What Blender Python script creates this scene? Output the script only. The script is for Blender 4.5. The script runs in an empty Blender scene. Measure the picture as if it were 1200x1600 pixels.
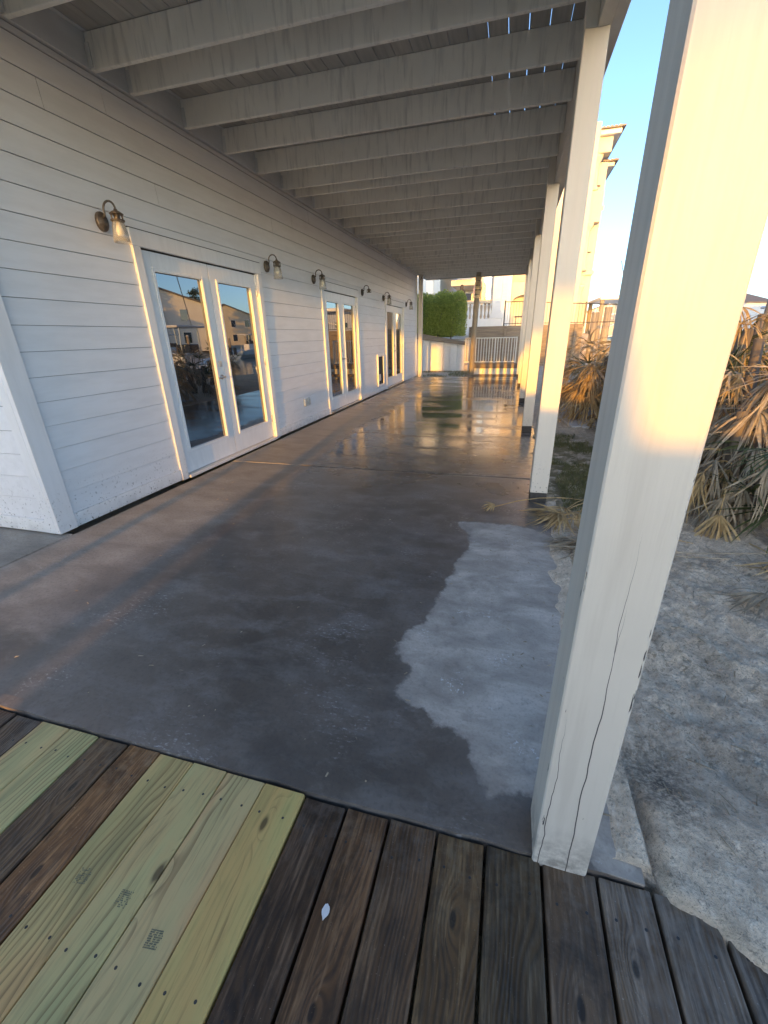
import bpy, math, random
from mathutils import Vector, Matrix, noise
random.seed(11)
sc = bpy.context.scene
col = sc.collection
PI = math.pi

# ------------------------------------------------------------------ camera
FPX, PX, PY = 656.0, 1200.0, 1600.0
_y = Vector((200.0, -279.5, FPX)).normalized()          # image direction of world +Y (x right, y down, z forward)
_d = Vector((39.0, 1567.0, FPX)); _d = (_d - _y * _d.dot(_y)).normalized()
_x = _d.cross(_y)
if _x.x < 0: _x = -_x
cam_d = bpy.data.cameras.new('camera'); cam = bpy.data.objects.new('camera', cam_d); col.objects.link(cam)
def to_world(v): return Vector((_x.dot(v), _y.dot(v), -_d.dot(v)))
cr, cu, cb = to_world(Vector((1, 0, 0))), to_world(Vector((0, -1, 0))), to_world(Vector((0, 0, -1)))
m = Matrix((cr, cu, cb)).transposed().to_4x4(); m.translation = (0, 0, 1.35)
cam.matrix_world = m
cam_d.sensor_fit = 'VERTICAL'; cam_d.sensor_height = 36.0; cam_d.lens = FPX / PY * 36.0
cam_d.clip_start = 0.02; cam_d.clip_end = 3000
sc.camera = cam
sc.render.resolution_x, sc.render.resolution_y = 768, 1024

# ------------------------------------------------------------------ light
SUN_AZ, SUN_EL = 0.086, math.radians(4.8)               # the sun stands low behind the camera, a little to the right
world = bpy.data.worlds.new('World'); sc.world = world; world.use_nodes = True
wn = world.node_tree; wn.nodes.clear()
wo = wn.nodes.new('ShaderNodeOutputWorld'); bg = wn.nodes.new('ShaderNodeBackground'); sky = wn.nodes.new('ShaderNodeTexSky')
sky.sky_type = 'NISHITA'; sky.sun_disc = False; sky.sun_elevation = SUN_EL
sky.sun_rotation = math.radians(180) - math.atan(SUN_AZ)
sky.air_density = 0.55; sky.dust_density = 0.95; sky.ozone_density = 1.5; sky.altitude = 0
bg.inputs[1].default_value = 0.15
wn.links.new(sky.outputs[0], bg.inputs[0]); wn.links.new(bg.outputs[0], wo.inputs[0])
sun_d = bpy.data.lights.new('sun', 'SUN'); sun_d.energy = 2.0; sun_d.angle = math.radians(0.55); sun_d.color = (.72, 0.315, 0.012)
sun = bpy.data.objects.new('sun', sun_d); col.objects.link(sun); sun.location = (3, -30, 12)
sun.rotation_euler = Vector((-SUN_AZ, 1, -math.tan(SUN_EL))).to_track_quat('-Z', 'Y').to_euler()
sc.view_settings.view_transform = 'Standard'; sc.view_settings.look = 'None'
sc.view_settings.exposure = 2.25; sc.view_settings.gamma = 1.0; sc.view_settings.use_curve_mapping = False

# ------------------------------------------------------------------ mesh helpers
class MB:
    def __init__(s): s.v = []; s.f = []
    def add(s, vs, fs):
        o = len(s.v); s.v += [tuple(q) for q in vs]; s.f += [tuple(o + i for i in f) for f in fs]; return s
    def box(s, x0, x1, y0, y1, z0, z1):
        return s.add([(x0,y0,z0),(x1,y0,z0),(x1,y1,z0),(x0,y1,z0),(x0,y0,z1),(x1,y0,z1),(x1,y1,z1),(x0,y1,z1)],
                     [(0,3,2,1),(4,5,6,7),(0,1,5,4),(1,2,6,5),(2,3,7,6),(3,0,4,7)])
    def cbox(s, x0, x1, y0, y1, z0, z1, b=.004):         # box with chamfered edges, 24 corners
        vs = []; idx = {}
        X, Y, Z = (x0, x1), (y0, y1), (z0, z1)
        for i in (0,1):
            for j in (0,1):
                for k in (0,1):
                    sx, sy, sz = (b if i == 0 else -b), (b if j == 0 else -b), (b if k == 0 else -b)
                    for a, q in (('x', (X[i], Y[j]+sy, Z[k]+sz)), ('y', (X[i]+sx, Y[j], Z[k]+sz)), ('z', (X[i]+sx, Y[j]+sy, Z[k]))):
                        idx[(a,i,j,k)] = len(vs); vs.append(q)
        g = lambda a,i,j,k: idx[(a,i,j,k)]
        fs = []
        for i in (0,1):
            q = [g('x',i,0,0), g('x',i,1,0), g('x',i,1,1), g('x',i,0,1)]; fs.append(q if i else q[::-1])
            q = [g('y',0,i,0), g('y',0,i,1), g('y',1,i,1), g('y',1,i,0)]; fs.append(q if i else q[::-1])
            q = [g('z',0,0,i), g('z',1,0,i), g('z',1,1,i), g('z',0,1,i)]; fs.append(q if i else q[::-1])
        for i in (0,1):
            for j in (0,1):
                q = [g('x',i,j,0), g('x',i,j,1), g('y',i,j,1), g('y',i,j,0)]; fs.append(q if i != j else q[::-1])
                q = [g('x',i,0,j), g('x',i,1,j), g('z',i,1,j), g('z',i,0,j)]; fs.append(q if i == j else q[::-1])
                q = [g('y',0,i,j), g('y',1,i,j), g('z',1,i,j), g('z',0,i,j)]; fs.append(q if i != j else q[::-1])
                for k in (0,1):
                    q = [g('x',i,j,k), g('y',i,j,k), g('z',i,j,k)]; fs.append(q if (i+j+k) % 2 else q[::-1])
        return s.add(vs, fs)
    def tube(s, pts, rad, n=8, cap=True):
        pts = [Vector(p) for p in pts]; L = len(pts)
        if not hasattr(rad, '__len__'): rad = [rad]*L
        vs = []; fs = []; ref = None
        for i, p in enumerate(pts):
            t = (pts[min(i+1,L-1)] - pts[max(i-1,0)]).normalized()
            if ref is None: ref = Vector((0,0,1)) if abs(t.z) < .9 else Vector((1,0,0))
            a = t.cross(ref); a = a.normalized() if a.length > 1e-5 else t.orthogonal().normalized()
            bb = a.cross(t).normalized(); ref = bb
            for k in range(n):
                w = 2*PI*k/n; vs.append(p + (a*math.cos(w) + bb*math.sin(w))*rad[i])
        for i in range(L-1):
            for k in range(n):
                fs.append((i*n+k, i*n+(k+1)%n, (i+1)*n+(k+1)%n, (i+1)*n+k))
        if cap: fs += [tuple(range(n))[::-1], tuple((L-1)*n+k for k in range(n))]
        return s.add(vs, fs)
    def lathe(s, prof, c, axis='z', n=16):               # prof: (radius, offset along axis)
        vs = []; fs = []; c = Vector(c); L = len(prof)
        for r, h in prof:
            for k in range(n):
                w = 2*PI*k/n; a, b = r*math.cos(w), r*math.sin(w)
                vs.append(c + (Vector((a,b,h)) if axis == 'z' else Vector((h,a,b)) if axis == 'x' else Vector((b,h,a))))
        for i in range(L-1):
            for k in range(n): fs.append((i*n+k, i*n+(k+1)%n, (i+1)*n+(k+1)%n, (i+1)*n+k))
        if prof[0][0] > 1e-6: fs.append(tuple(range(n))[::-1])
        if prof[-1][0] > 1e-6: fs.append(tuple((L-1)*n+k for k in range(n)))
        return s.add(vs, fs)
    def prism(s, poly, x0, x1, axis='x'):                # poly (a,b) extruded along axis
        n = len(poly)
        mk = {'x': lambda a,b,t:(t,a,b), 'y': lambda a,b,t:(a,t,b), 'z': lambda a,b,t:(a,b,t)}[axis]
        vs = [mk(a,b,x0) for a,b in poly] + [mk(a,b,x1) for a,b in poly]
        fs = [tuple(range(n))[::-1], tuple(range(n,2*n))] + [(i,(i+1)%n,n+(i+1)%n,n+i) for i in range(n)]
        return s.add(vs, fs)
    def build(s, name, mat=None, parent=None, smooth=False, fix=True):
        me = bpy.data.meshes.new(name); me.from_pydata(s.v, [], s.f)
        if fix:
            import bmesh
            bm = bmesh.new(); bm.from_mesh(me); bmesh.ops.recalc_face_normals(bm, faces=bm.faces); bm.to_mesh(me); bm.free()
        me.update()
        if smooth:
            me.polygons.foreach_set('use_smooth', [True]*len(me.polygons))
        if mat: me.materials.append(mat)
        return link(name, me, parent)
WORLD = {}
def link(name, me, parent=None):
    o = bpy.data.objects.new(name, me); col.objects.link(o)
    if parent is not None:
        o.parent = parent; o.matrix_parent_inverse = WORLD.get(parent.name, Matrix()).inverted()
    return o
def tag(o, label, cat, group=None):
    o['label'] = label; o['category'] = cat
    if group: o['group'] = group
    return o
def thing(name, loc, label, cat, group=None):
    o = bpy.data.objects.new(name, None); col.objects.link(o); o.location = loc; o.empty_display_size = .1
    WORLD[o.name] = Matrix.Translation(loc)
    return tag(o, label, cat, group)
def struct(o): o['kind'] = 'structure'; return o
def stuff(o): o['kind'] = 'stuff'; return o
def copy_tree(o, parent=None):
    c = o.copy(); col.objects.link(c)
    if parent is not None: c.parent = parent
    for ch in list(o.children): copy_tree(ch, c)
    return c
def nz(x, y, z=0., s=1.): return noise.noise(Vector((x*s, y*s, z*s)))
def sstep(a, b, t):
    t = max(0., min(1., (t-a)/(b-a))); return t*t*(3-2*t)

# ------------------------------------------------------------------ material helpers
class NT:
    def __init__(s, name):
        s.m = bpy.data.materials.new(name); s.m.use_nodes = True; s.t = s.m.node_tree; s.t.nodes.clear()
        s.out = s.n('ShaderNodeOutputMaterial')
    def n(s, ty, **kw):
        q = s.t.nodes.new(ty)
        for k, v in kw.items(): setattr(q, k, v)
        return q
    def l(s, a, b): s.t.links.new(a, b)
    def put(s, sock, v):
        if hasattr(v, 'links'): s.l(v, sock)
        elif v is not None: sock.default_value = v
    def pos(s): return s.n('ShaderNodeNewGeometry').outputs['Position']
    def obj(s): return s.n('ShaderNodeTexCoord').outputs['Object']
    def rnd(s): return s.n('ShaderNodeObjectInfo').outputs['Random']
    def mapv(s, vec, scale=(1,1,1), loc=(0,0,0)):
        q = s.n('ShaderNodeMapping'); s.l(vec, q.inputs[0]); q.inputs['Scale'].default_value = scale; s.put(q.inputs['Location'], loc); return q.outputs[0]
    def noise(s, vec, scale, detail=4, rough=.55, dist=0.):
        q = s.n('ShaderNodeTexNoise'); s.l(vec, q.inputs['Vector']); q.inputs['Scale'].default_value = scale
        q.inputs['Detail'].default_value = detail; q.inputs['Roughness'].default_value = rough; q.inputs['Distortion'].default_value = dist
        return q.outputs[0]
    def ramp(s, f, stops):
        q = s.n('ShaderNodeValToRGB'); s.l(f, q.inputs[0]); e = q.color_ramp.elements
        while len(e) < len(stops): e.new(.5)
        for i, (p, c) in enumerate(stops):
            e[i].position = p; e[i].color = (c,c,c,1) if not hasattr(c,'__len__') else (*c,1)
        return q.outputs[0]
    def mix(s, f, a, b, mode='MIX'):
        q = s.n('ShaderNodeMix', data_type='RGBA', blend_type=mode); s.put(q.inputs[0], f)
        for i, v in ((6,a),(7,b)):
            s.put(q.inputs[i], (*v,1) if isinstance(v, tuple) and len(v) == 3 else v)
        return q.outputs[2]
    def math(s, op, a, b=0., clamp=False):
        q = s.n('ShaderNodeMath', operation=op, use_clamp=clamp); s.put(q.inputs[0], a); s.put(q.inputs[1], b); return q.outputs[0]
    def sep(s, v):
        q = s.n('ShaderNodeSeparateXYZ'); s.l(v, q.inputs[0]); return q.outputs
    def comb(s, x, y, z):
        q = s.n('ShaderNodeCombineXYZ')
        for i, v in enumerate((x,y,z)): s.put(q.inputs[i], v)
        return q.outputs[0]
    def maprange(s, v, a, b, c=0., d=1.):
        q = s.n('ShaderNodeMapRange'); s.put(q.inputs[0], v)
        for i, t in enumerate((a,b,c,d)): s.put(q.inputs[i+1], t)
        return q.outputs[0]
    def bump(s, h, strength=.3, dist=.01):
        q = s.n('ShaderNodeBump'); s.l(h, q.inputs['Height']); q.inputs['Strength'].default_value = strength; q.inputs['Distance'].default_value = dist; return q.outputs[0]
    def pbr(s, color, rough=.6, normal=None, spec=None, metal=None, ior=None, trans=None):
        q = s.n('ShaderNodeBsdfPrincipled')
        s.put(q.inputs['Base Color'], (*color,1) if isinstance(color, tuple) and len(color) == 3 else color); s.put(q.inputs['Roughness'], rough)
        if normal is not None: s.l(normal, q.inputs['Normal'])
        if spec is not None: q.inputs['Specular IOR Level'].default_value = spec
        if metal is not None: q.inputs['Metallic'].default_value = metal
        if ior is not None: q.inputs['IOR'].default_value = ior
        s.l(q.outputs[0], s.out.inputs[0]); s.bsdf = q
        return s.m
def speckled(name, base, var=.12, scale=6., rough=.6, bs=.15, bscale=40., bdist=.004):
    t = NT(name); p = t.pos()
    n = t.noise(p, scale, 5, .6)
    lo = tuple(c*(1-var) for c in base); hi = tuple(min(1, c*(1+var)) for c in base)
    c = t.ramp(n, [(.3, lo), (.7, hi)])
    return t.pbr(c, rough, t.bump(t.noise(p, bscale, 4), bs, bdist))

def m_paint(name, base, dirt=(.30,.29,.26), amount=.25, rough=.45, stretch=(1,.15,1), low=False):
    t = NT(name); p = t.pos()
    g = t.noise(t.mapv(p, stretch), 18, 5, .6)
    big = t.noise(p, 1.3, 5, .6)
    c = t.mix(t.math('MULTIPLY', t.ramp(big, [(.42,0.),(.75,1.)]), amount), base, dirt)
    c = t.mix(t.ramp(g, [(.35,.10),(.6,0.)]), c, dirt)
    if low:                                              # splashed grit close to the floor
        z = t.sep(p)[2]
        sp = t.ramp(t.noise(p, 55, 2, .5), [(.63,0.),(.69,1.)])
        c = t.mix(t.math('MULTIPLY', sp, t.maprange(z, .0, .45, .85, 0.), True), c, (.10,.09,.08))
        c = t.mix(t.math('MULTIPLY', t.ramp(t.noise(p, 9, 4), [(.35,0.),(.65,1.)]), t.maprange(z, -.02, .10, .45, 0.), True), c, (.16,.145,.12))
    return t.pbr(c, rough, t.bump(g, .18, .003))
M = {}
M['siding'] = m_paint('siding_paint', (.78,.78,.78), amount=.10, low=True)
M['trim'] = m_paint('trim_paint', (.79,.79,.78), amount=.06, stretch=(1,1,.15), low=True)
M['door'] = m_paint('door_paint', (.83,.83,.82), amount=.04, rough=.35, stretch=(1,1,.2))
M['post'] = m_paint('post_paint', (.66,.61,.53), amount=.14, rough=.5, stretch=(1,1,.08), low=True)
M['ledger'] = m_paint('ledger_paint', (.76,.74,.70), amount=.3, rough=.6)
M['far_white'] = m_paint('far_white_paint', (.78,.77,.74), amount=.12)

def m_joist():
    t = NT('joist_paint'); p = t.pos(); s = t.sep(p)
    base = t.mix(t.ramp(t.noise(p, 2.2, 5, .6), [(.35,0.),(.7,.4)]), (.92,.88,.79), (.76,.71,.62))
    st = t.noise(t.comb(t.math('MULTIPLY', s[0], 1.), t.math('MULTIPLY', s[1], .8), t.math('MULTIPLY', s[2], .10)), 26, 4, .6)
    c = t.mix(t.ramp(st, [(.52,0.),(.72,.38)]), base, (.30,.28,.25))
    # pale runs below every gap between the boards
    fr = t.math('FRACT', t.math('DIVIDE', t.math('ADD', s[0], 3.20), .1463))
    d = t.math('ABSOLUTE', t.math('SUBTRACT', fr, .5))
    w = t.maprange(s[2], 3.24, 3.43, .04, .16)
    run = t.math('MULTIPLY', t.maprange(t.math('SUBTRACT', t.math('SUBTRACT', .5, d), w), -.05, .05, 1., 0.), t.maprange(s[2], 3.27, 3.42, 0., .5), True)
    c = t.mix(t.math('MULTIPLY', run, t.ramp(t.noise(p, 7, 3), [(.4,0.),(.65,1.)])), c, (.72,.71,.68))
    return t.pbr(c, .65, t.bump(st, .2, .003))
M['joist'] = m_joist()

def m_roofboard():
    t = NT('deck_underside'); p = t.pos()
    r = t.rnd(); g = t.noise(t.mapv(p, (1,.06,1)), 30, 5, .6)
    c = t.ramp(g, [(.3,(.42,.39,.34)),(.7,(.58,.54,.48))])
    c = t.mix(t.maprange(r, 0, 1, 0, .45), c, (.26,.25,.235))
    return t.pbr(c, .8, t.bump(g, .3, .004))
M['roofboard'] = m_roofboard()

def m_nearpost():                                        # painted post with long drying cracks and chipped arris
    t = NT('cracked_post_paint'); p = t.pos(); s = t.sep(p)
    g = t.noise(t.mapv(p, (1,1,.06)), 30, 5, .6)
    c = t.mix(t.ramp(t.noise(p, 3, 5), [(.4,0.),(.75,.22)]), (.63,.59,.515), (.45,.41,.34))
    def crack(axis, c0, amp, w, z0, z1, sc_):
        wob = t.noise(t.comb(0., c0*31, s[2]), sc_, 3, .55)
        d = t.math('ABSOLUTE', t.math('SUBTRACT', s[axis], t.math('ADD', c0 - amp*.5, t.math('MULTIPLY', wob, amp))))
        taper = t.math('MULTIPLY', t.maprange(s[2], z0, z0+.12, 0., 1.), t.maprange(s[2], z1-.35, z1, 1., 0.))
        ww = t.math('MULTIPLY', taper, w)
        return t.math('LESS_THAN', d, ww)
    k = t.math('MAXIMUM', crack(0, .262, .03, .0013, -.2, .86, 3.), crack(0, .258, .022, .0009, .66, 1.02, 4.))
    k = t.math('MAXIMUM', k, crack(0, .196, .030, .0012, -.2, .55, 5.))
    ch = t.ramp(t.noise(t.mapv(p, (1,1,.22)), 34, 4, .6), [(.60,0.),(.63,1.)])
    edge = t.math('MAXIMUM', t.math('MULTIPLY', t.math('LESS_THAN', s[0], .190), t.math('LESS_THAN', s[1], .80)), t.math('GREATER_THAN', s[0], .312))
    ch2 = t.math('MULTIPLY', t.math('MULTIPLY', ch, edge), t.math('LESS_THAN', s[2], 1.15))
    sp = t.math('MULTIPLY', t.ramp(t.noise(t.mapv(p, (1,1,.35)), 60, 3, .5), [(.735,0.),(.75,1.)]), t.math('LESS_THAN', s[2], 1.1))
    k2 = t.math('MAXIMUM', t.math('MAXIMUM', k, ch2), t.math('MULTIPLY', sp, .8))
    c = t.mix(t.ramp(g, [(.38,.30),(.55,0.)]), c, (.46,.42,.36))
    c = t.mix(k2, c, (.055,.05,.05))
    dirt = t.math('MULTIPLY', t.ramp(t.noise(p, 24, 4, .7), [(.40,0.),(.62,1.)]), t.maprange(s[2], -.02, .16, .75, 0.), True)
    c = t.mix(dirt, c, (.16,.14,.12))
    h = t.math('SUBTRACT', t.math('MULTIPLY', g, .9), k2)
    return t.pbr(c, .5, t.bump(h, .6, .004))
M['nearpost'] = m_nearpost()

def m_concrete(first):
    t = NT('wet_concrete' if first else 'wet_concrete_far'); p = t.pos(); s = t.sep(p)
    big = t.noise(p, 1.1, 6, .62, .4); mid = t.noise(t.mapv(p, (.7,1.4,1)), 3.5, 6, .65, .3); fine = t.noise(p, 60, 4, .6)
    c = t.ramp(big, [(.33,(.085,.072,.060)),(.52,(.145,.123,.104)),(.72,(.215,.184,.157))])
    c = t.mix(t.ramp(mid, [(.48,0.),(.68,.6)]), c, (.24,.225,.21))
    sc2 = t.noise(t.mapv(p, (1.,1.7,1)), 5., 9, .78, .35)
    c = t.mix(t.ramp(sc2, [(.52,0.),(.70,.28)]), c, (.33,.32,.31))
    c = t.mix(t.ramp(t.noise(p, 1.7, 5, .6), [(.30,.55),(.48,0.)]), c, (.055,.05,.048))
    sun_band = t.math('MULTIPLY', t.maprange(t.math('ADD', s[0], t.math('MULTIPLY', big, .8)), -2.05, -1.70, 1., 0.), t.maprange(t.math('ADD', s[1], mid), 1.5, 2.6))
    c = t.mix(t.math('MULTIPLY', sun_band, .85), c, t.ramp(mid, [(.3,(.30,.255,.20)),(.7,(.46,.40,.33))]))  # tan colour along the wall painted in for the golden sun streak
    c = t.mix(t.ramp(fine, [(.3,.35),(.5,0.)]), c, (.06,.057,.053))
    # scuffed lime bloom
    eff = t.math('MULTIPLY', t.ramp(t.noise(p, 2.3, 4, .6), [(.53,0.),(.64,1.)]), t.ramp(t.noise(t.mapv(p,(1,2.2,1)), 38, 5, .7), [(.55,0.),(.66,1.)]))
    c = t.mix(t.math('MULTIPLY', eff, .75), c, (.46,.45,.44))
    wetter = t.maprange(s[1], 3.0, 6.5, 0., 1.)
    pud = t.ramp(t.noise(t.mapv(p, (.55,1.5,1)), 1.6, 5, .6, .5), [(.40,0.),(.56,1.)])
    r_far = t.maprange(pud, 0., 1., .24, .05)
    r_near = t.maprange(big, .35, .7, .30, .46)
    q = t.n('ShaderNodeMix', data_type='FLOAT'); t.put(q.inputs[0], wetter); t.put(q.inputs[2], r_near); t.put(q.inputs[3], r_far)
    rough = q.outputs[0]
    bst = t.noise(p, 90, 5, .6)
    h = t.math('ADD', t.math('MULTIPLY', bst, .25), t.math('MULTIPLY', mid, .4))
    if first:
        a = t.n('ShaderNodeAttribute', attribute_name='dry').outputs['Fac']
        wob = t.math('ADD', t.math('MULTIPLY', t.math('SUBTRACT', t.noise(p, 9, 5, .65), .5), .13), t.math('MULTIPLY', t.math('SUBTRACT', t.noise(p, 40, 3, .6), .5), .022))
        d = t.math('ADD', a, wob)
        dry = t.math('MULTIPLY', t.maprange(d, -.006, .012), t.maprange(t.noise(p, 16, 5, .7), .36, .46, .72, 1.))
        dc = t.ramp(t.noise(t.mapv(p, (.8,1.5,1)), 4, 6, .65, .4), [(.28,(.27,.24,.205)),(.5,(.40,.36,.31)),(.72,(.60,.545,.475))])
        dc = t.mix(t.ramp(t.noise(p, 90, 3), [(.3,.25),(.5,0.)]), dc, (.15,.145,.14))
        fl = t.math('MULTIPLY', t.ramp(t.noise(p, 5, 3), [(.58,0.),(.66,1.)]), t.ramp(t.noise(p, 70, 4, .7), [(.56,0.),(.62,1.)]))
        dc = t.mix(fl, dc, (.62,.62,.61))
        dc = t.mix(t.math('MULTIPLY', t.maprange(d, .012, .05, .45, 0.), t.ramp(t.noise(p, 12, 4), [(.4,.2),(.6,1.)])), dc, (.24,.215,.19))
        c = t.mix(t.maprange(d, -.05, -.005, 0., .30), c, (.17,.15,.13))
        c = t.mix(dry, c, dc)
        q = t.n('ShaderNodeMix', data_type='FLOAT'); t.put(q.inputs[0], dry); t.put(q.inputs[2], rough); q.inputs[3].default_value = .85; rough = q.outputs[0]
    gr_ = t.noise(p, 260, 3, .6)
    h = t.math('ADD', h, t.math('MULTIPLY', gr_, t.math('ADD', t.math('MULTIPLY', sun_band, 15.), .3 if first else 0.)))
    q = t.n('ShaderNodeMix', data_type='FLOAT'); t.put(q.inputs[0], t.math('MULTIPLY', sun_band, t.maprange(s[1], 4., 9., 1., .3))); t.put(q.inputs[2], rough); q.inputs[3].default_value = .62; rough = q.outputs[0]
    return t.pbr(c, rough, t.bump(h, .16, .006), ior=1.45)
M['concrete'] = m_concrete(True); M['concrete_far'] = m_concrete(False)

def m_sand():
    t = NT('sand'); p = t.pos(); s = t.sep(p)
    a = t.noise(p, 1.2, 6, .65); b = t.noise(p, 14, 5, .65); f = t.noise(p, 130, 3, .6)
    c = t.ramp(b, [(.3,(.54,.44,.325)),(.55,(.76,.63,.47)),(.75,(.86,.74,.58))])
    c = t.mix(t.ramp(a, [(.35,.35),(.6,0.)]), c, (.34,.31,.27))
    f2_ = t.noise(t.mapv(p, (1.,.75,1)), 85, 7, .78)
    c = t.mix(t.ramp(f2_, [(.36,.7),(.47,0.)]), c, (.17,.15,.125))
    c = t.mix(t.ramp(t.noise(p, 28, 6, .7), [(.56,0.),(.70,.6)]), c, (.90,.80,.65))
    dx = t.math('SUBTRACT', s[0], .60); dy = t.math('SUBTRACT', s[1], 1.14)
    rr = t.math('SQRT', t.math('ADD', t.math('MULTIPLY', dx, t.math('MULTIPLY', dx, 9.)), t.math('MULTIPLY', dy, t.math('MULTIPLY', dy, 4.))))
    st = t.math('MULTIPLY', t.maprange(t.math('ADD', rr, t.math('MULTIPLY', b, .5)), .25, .75, 1., 0.), t.ramp(t.noise(p, 60, 4, .7), [(.40,0.),(.55,1.)]))
    c = t.mix(t.math('MULTIPLY', st, .8), c, (.07,.066,.06))
    litter = t.math('MULTIPLY', t.ramp(t.noise(p, 1.7, 4), [(.5,0.),(.62,1.)]), t.ramp(t.noise(p, 45, 4, .7), [(.53,0.),(.62,1.)]))
    c = t.mix(t.math('MULTIPLY', litter, .65), c, (.20,.16,.10))
    mz = t.math('MULTIPLY', t.math('MULTIPLY', t.maprange(s[0], 1.0, 1.5, 1., 0.), t.maprange(s[1], 3.3, 3.8)), t.maprange(s[1], 6.0, 7.0, 1., 0.))
    c = t.mix(t.math('MULTIPLY', mz, t.ramp(t.noise(p, 6, 5, .65), [(.36,0.),(.52,.85)])), c, t.ramp(f, [(.3,(.09,.085,.035)),(.7,(.20,.175,.085))]))
    h = t.math('ADD', t.math('MULTIPLY', b, .8), t.math('MULTIPLY', t.noise(t.mapv(p, (1,.5,1)), 45, 5, .7), .7))
    return t.pbr(c, .95, t.bump(h, .9, .03), spec=.15)
M['sand'] = m_sand()

KNOTS = [(KX, KY, KR) for KX, KY, KR in ((-.822,.486,.012),(-.602,.675,.011),(-1.29,.62,.012),(-.30,.36,.010),(-.02,.60,.012),(.27,.52,.013),(.40,.62,.010),(-1.16,.40,.012))]
def m_plank(name, new):
    t = NT(name); p = t.pos(); r = t.rnd(); s = t.sep(p); tone = t.n('ShaderNodeObjectInfo').outputs['Color']
    off = t.math('MULTIPLY', r, 53.)
    v = t.comb(t.math('ADD', s[0], off), t.math('MULTIPLY', s[1], .07), off)
    ph = None; kn = None
    for kx, ky, kr in KNOTS:
        dx = t.math('SUBTRACT', s[0], kx); dy = t.math('MULTIPLY', t.math('SUBTRACT', s[1], ky), .42)
        d2 = t.math('ADD', t.math('MULTIPLY', dx, dx), t.math('MULTIPLY', dy, dy))
        bend = t.math('MULTIPLY', t.math('EXPONENT', t.math('MULTIPLY', d2, -1/(kr*2.6)**2)), .05)
        kk = t.math('EXPONENT', t.math('MULTIPLY', d2, -1/(kr*.75)**2))
        ph = bend if ph is None else t.math('ADD', ph, bend); kn = kk if kn is None else t.math('MAXIMUM', kn, kk)
    warp = t.noise(t.comb(t.math('ADD', s[0], off), t.math('MULTIPLY', s[1], .30), off), 4.2, 2, .5)
    vx = t.comb(t.math('ADD', t.math('ADD', t.math('ADD', s[0], off), ph), t.math('MULTIPLY', warp, .26)), t.math('MULTIPLY', s[1], .03), 0.)
    w = t.n('ShaderNodeTexWave', wave_type='BANDS', bands_direction='X', wave_profile='SAW' if new else 'SIN')
    t.l(vx, w.inputs['Vector']); w.inputs['Scale'].default_value = 15 if new else 22; w.inputs['Distortion'].default_value = 2.4
    w.inputs['Detail'].default_value = 3; w.inputs['Detail Scale'].default_value = 2.
    ring = t.math('MULTIPLY', w.outputs['Fac'], t.ramp(t.noise(t.comb(t.math('ADD', s[0], off), t.math('MULTIPLY', s[1], .12), off), 11, 4, .6), [(.36,.35),(.60,1.)])); fib = t.noise(v, 90, 5, .65); big = t.noise(t.comb(t.math('ADD', s[0], off), t.math('MULTIPLY', s[1], .22), off), 6, 4, .6)
    knot = t.n('ShaderNodeTexVoronoi', feature='F1'); t.l(t.comb(t.math('ADD', s[0], off), t.math('MULTIPLY', s[1], .45), off), knot.inputs['Vector']); knot.inputs['Scale'].default_value = 3.1
    kd = knot.outputs['Distance']
    if new:
        c = t.ramp(big, [(.28,(.40,.39,.19)),(.46,(.56,.48,.235)),(.60,(.60,.43,.21)),(.75,(.44,.37,.18))])
        c = t.mix(t.ramp(r, [(0.,.0),(1.,.35)]), c, (.46,.46,.30))
        c = t.mix(t.math('MULTIPLY', t.ramp(ring, [(.55,0.),(.95,1.)]), .72), c, (.17,.115,.05))
        c = t.mix(t.ramp(fib, [(.32,.35),(.5,0.)]), c, (.20,.17,.09))
        c = t.mix(t.ramp(kn, [(.20,0.),(.55,.9)]), c, (.075,.05,.028))
        c = t.mix(t.ramp(kn, [(.04,0.),(.2,.35)]), c, (.20,.15,.075))
        c = t.mix(t.ramp(t.noise(v, 12, 3), [(.60,0.),(.72,.4)]), c, (.13,.15,.08))
        rough = .62; bs = .25
    else:
        c = t.ramp(big, [(.30,(.050,.033,.019)),(.5,(.11,.072,.040)),(.70,(.24,.160,.092))])
        c = t.mix(t.math('MULTIPLY', r, .6), c, (.13,.082,.042))
        c = t.mix(t.math('MULTIPLY', t.ramp(ring, [(.3,0.),(.8,1.)]), .6), c, (.035,.026,.02))
        c = t.mix(t.ramp(fib, [(.50,0.),(.70,.7)]), c, (.33,.25,.17))
        c = t.mix(t.math('MULTIPLY', t.maprange(s[0], .1, .55), t.ramp(fib, [(.35,0.),(.7,.7)])), c, (.26,.24,.215))
        c = t.mix(t.ramp(kn, [(.25,0.),(.6,.9)]), c, (.015,.012,.01))
        grit = t.math('MULTIPLY', t.ramp(t.noise(p, 210, 2), [(.70,0.),(.73,1.)]), t.ramp(t.noise(p, 5, 3), [(.4,.15),(.6,1.)]))
        c = t.mix(t.math('MULTIPLY', grit, .65), c, (.42,.40,.36))
        stn = t.noise(t.mapv(p, (1,.7,1)), 8, 6, .7, .4)
        c = t.mix(t.ramp(stn, [(.34,.7),(.5,0.)]), c, (.026,.022,.018))
        c = t.mix(t.ramp(stn, [(.58,0.),(.74,.45)]), c, (.21,.19,.165))
        ends = t.math('MULTIPLY', t.maprange(s[1], .52, .80), t.ramp(t.noise(p, 22, 4, .7), [(.46,0.),(.62,1.)]))
        c = t.mix(t.math('MULTIPLY', ends, .5), c, (.20,.19,.175))
        rough = t.ramp(big, [(.3,.42),(.7,.68)]); bs = .55
    c = t.mix(1., c, tone, 'MULTIPLY')
    h = t.math('ADD', t.math('MULTIPLY', ring, .6), t.math('MULTIPLY', fib, .8))
    return t.pbr(c, rough, t.bump(h, bs, .004))
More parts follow.
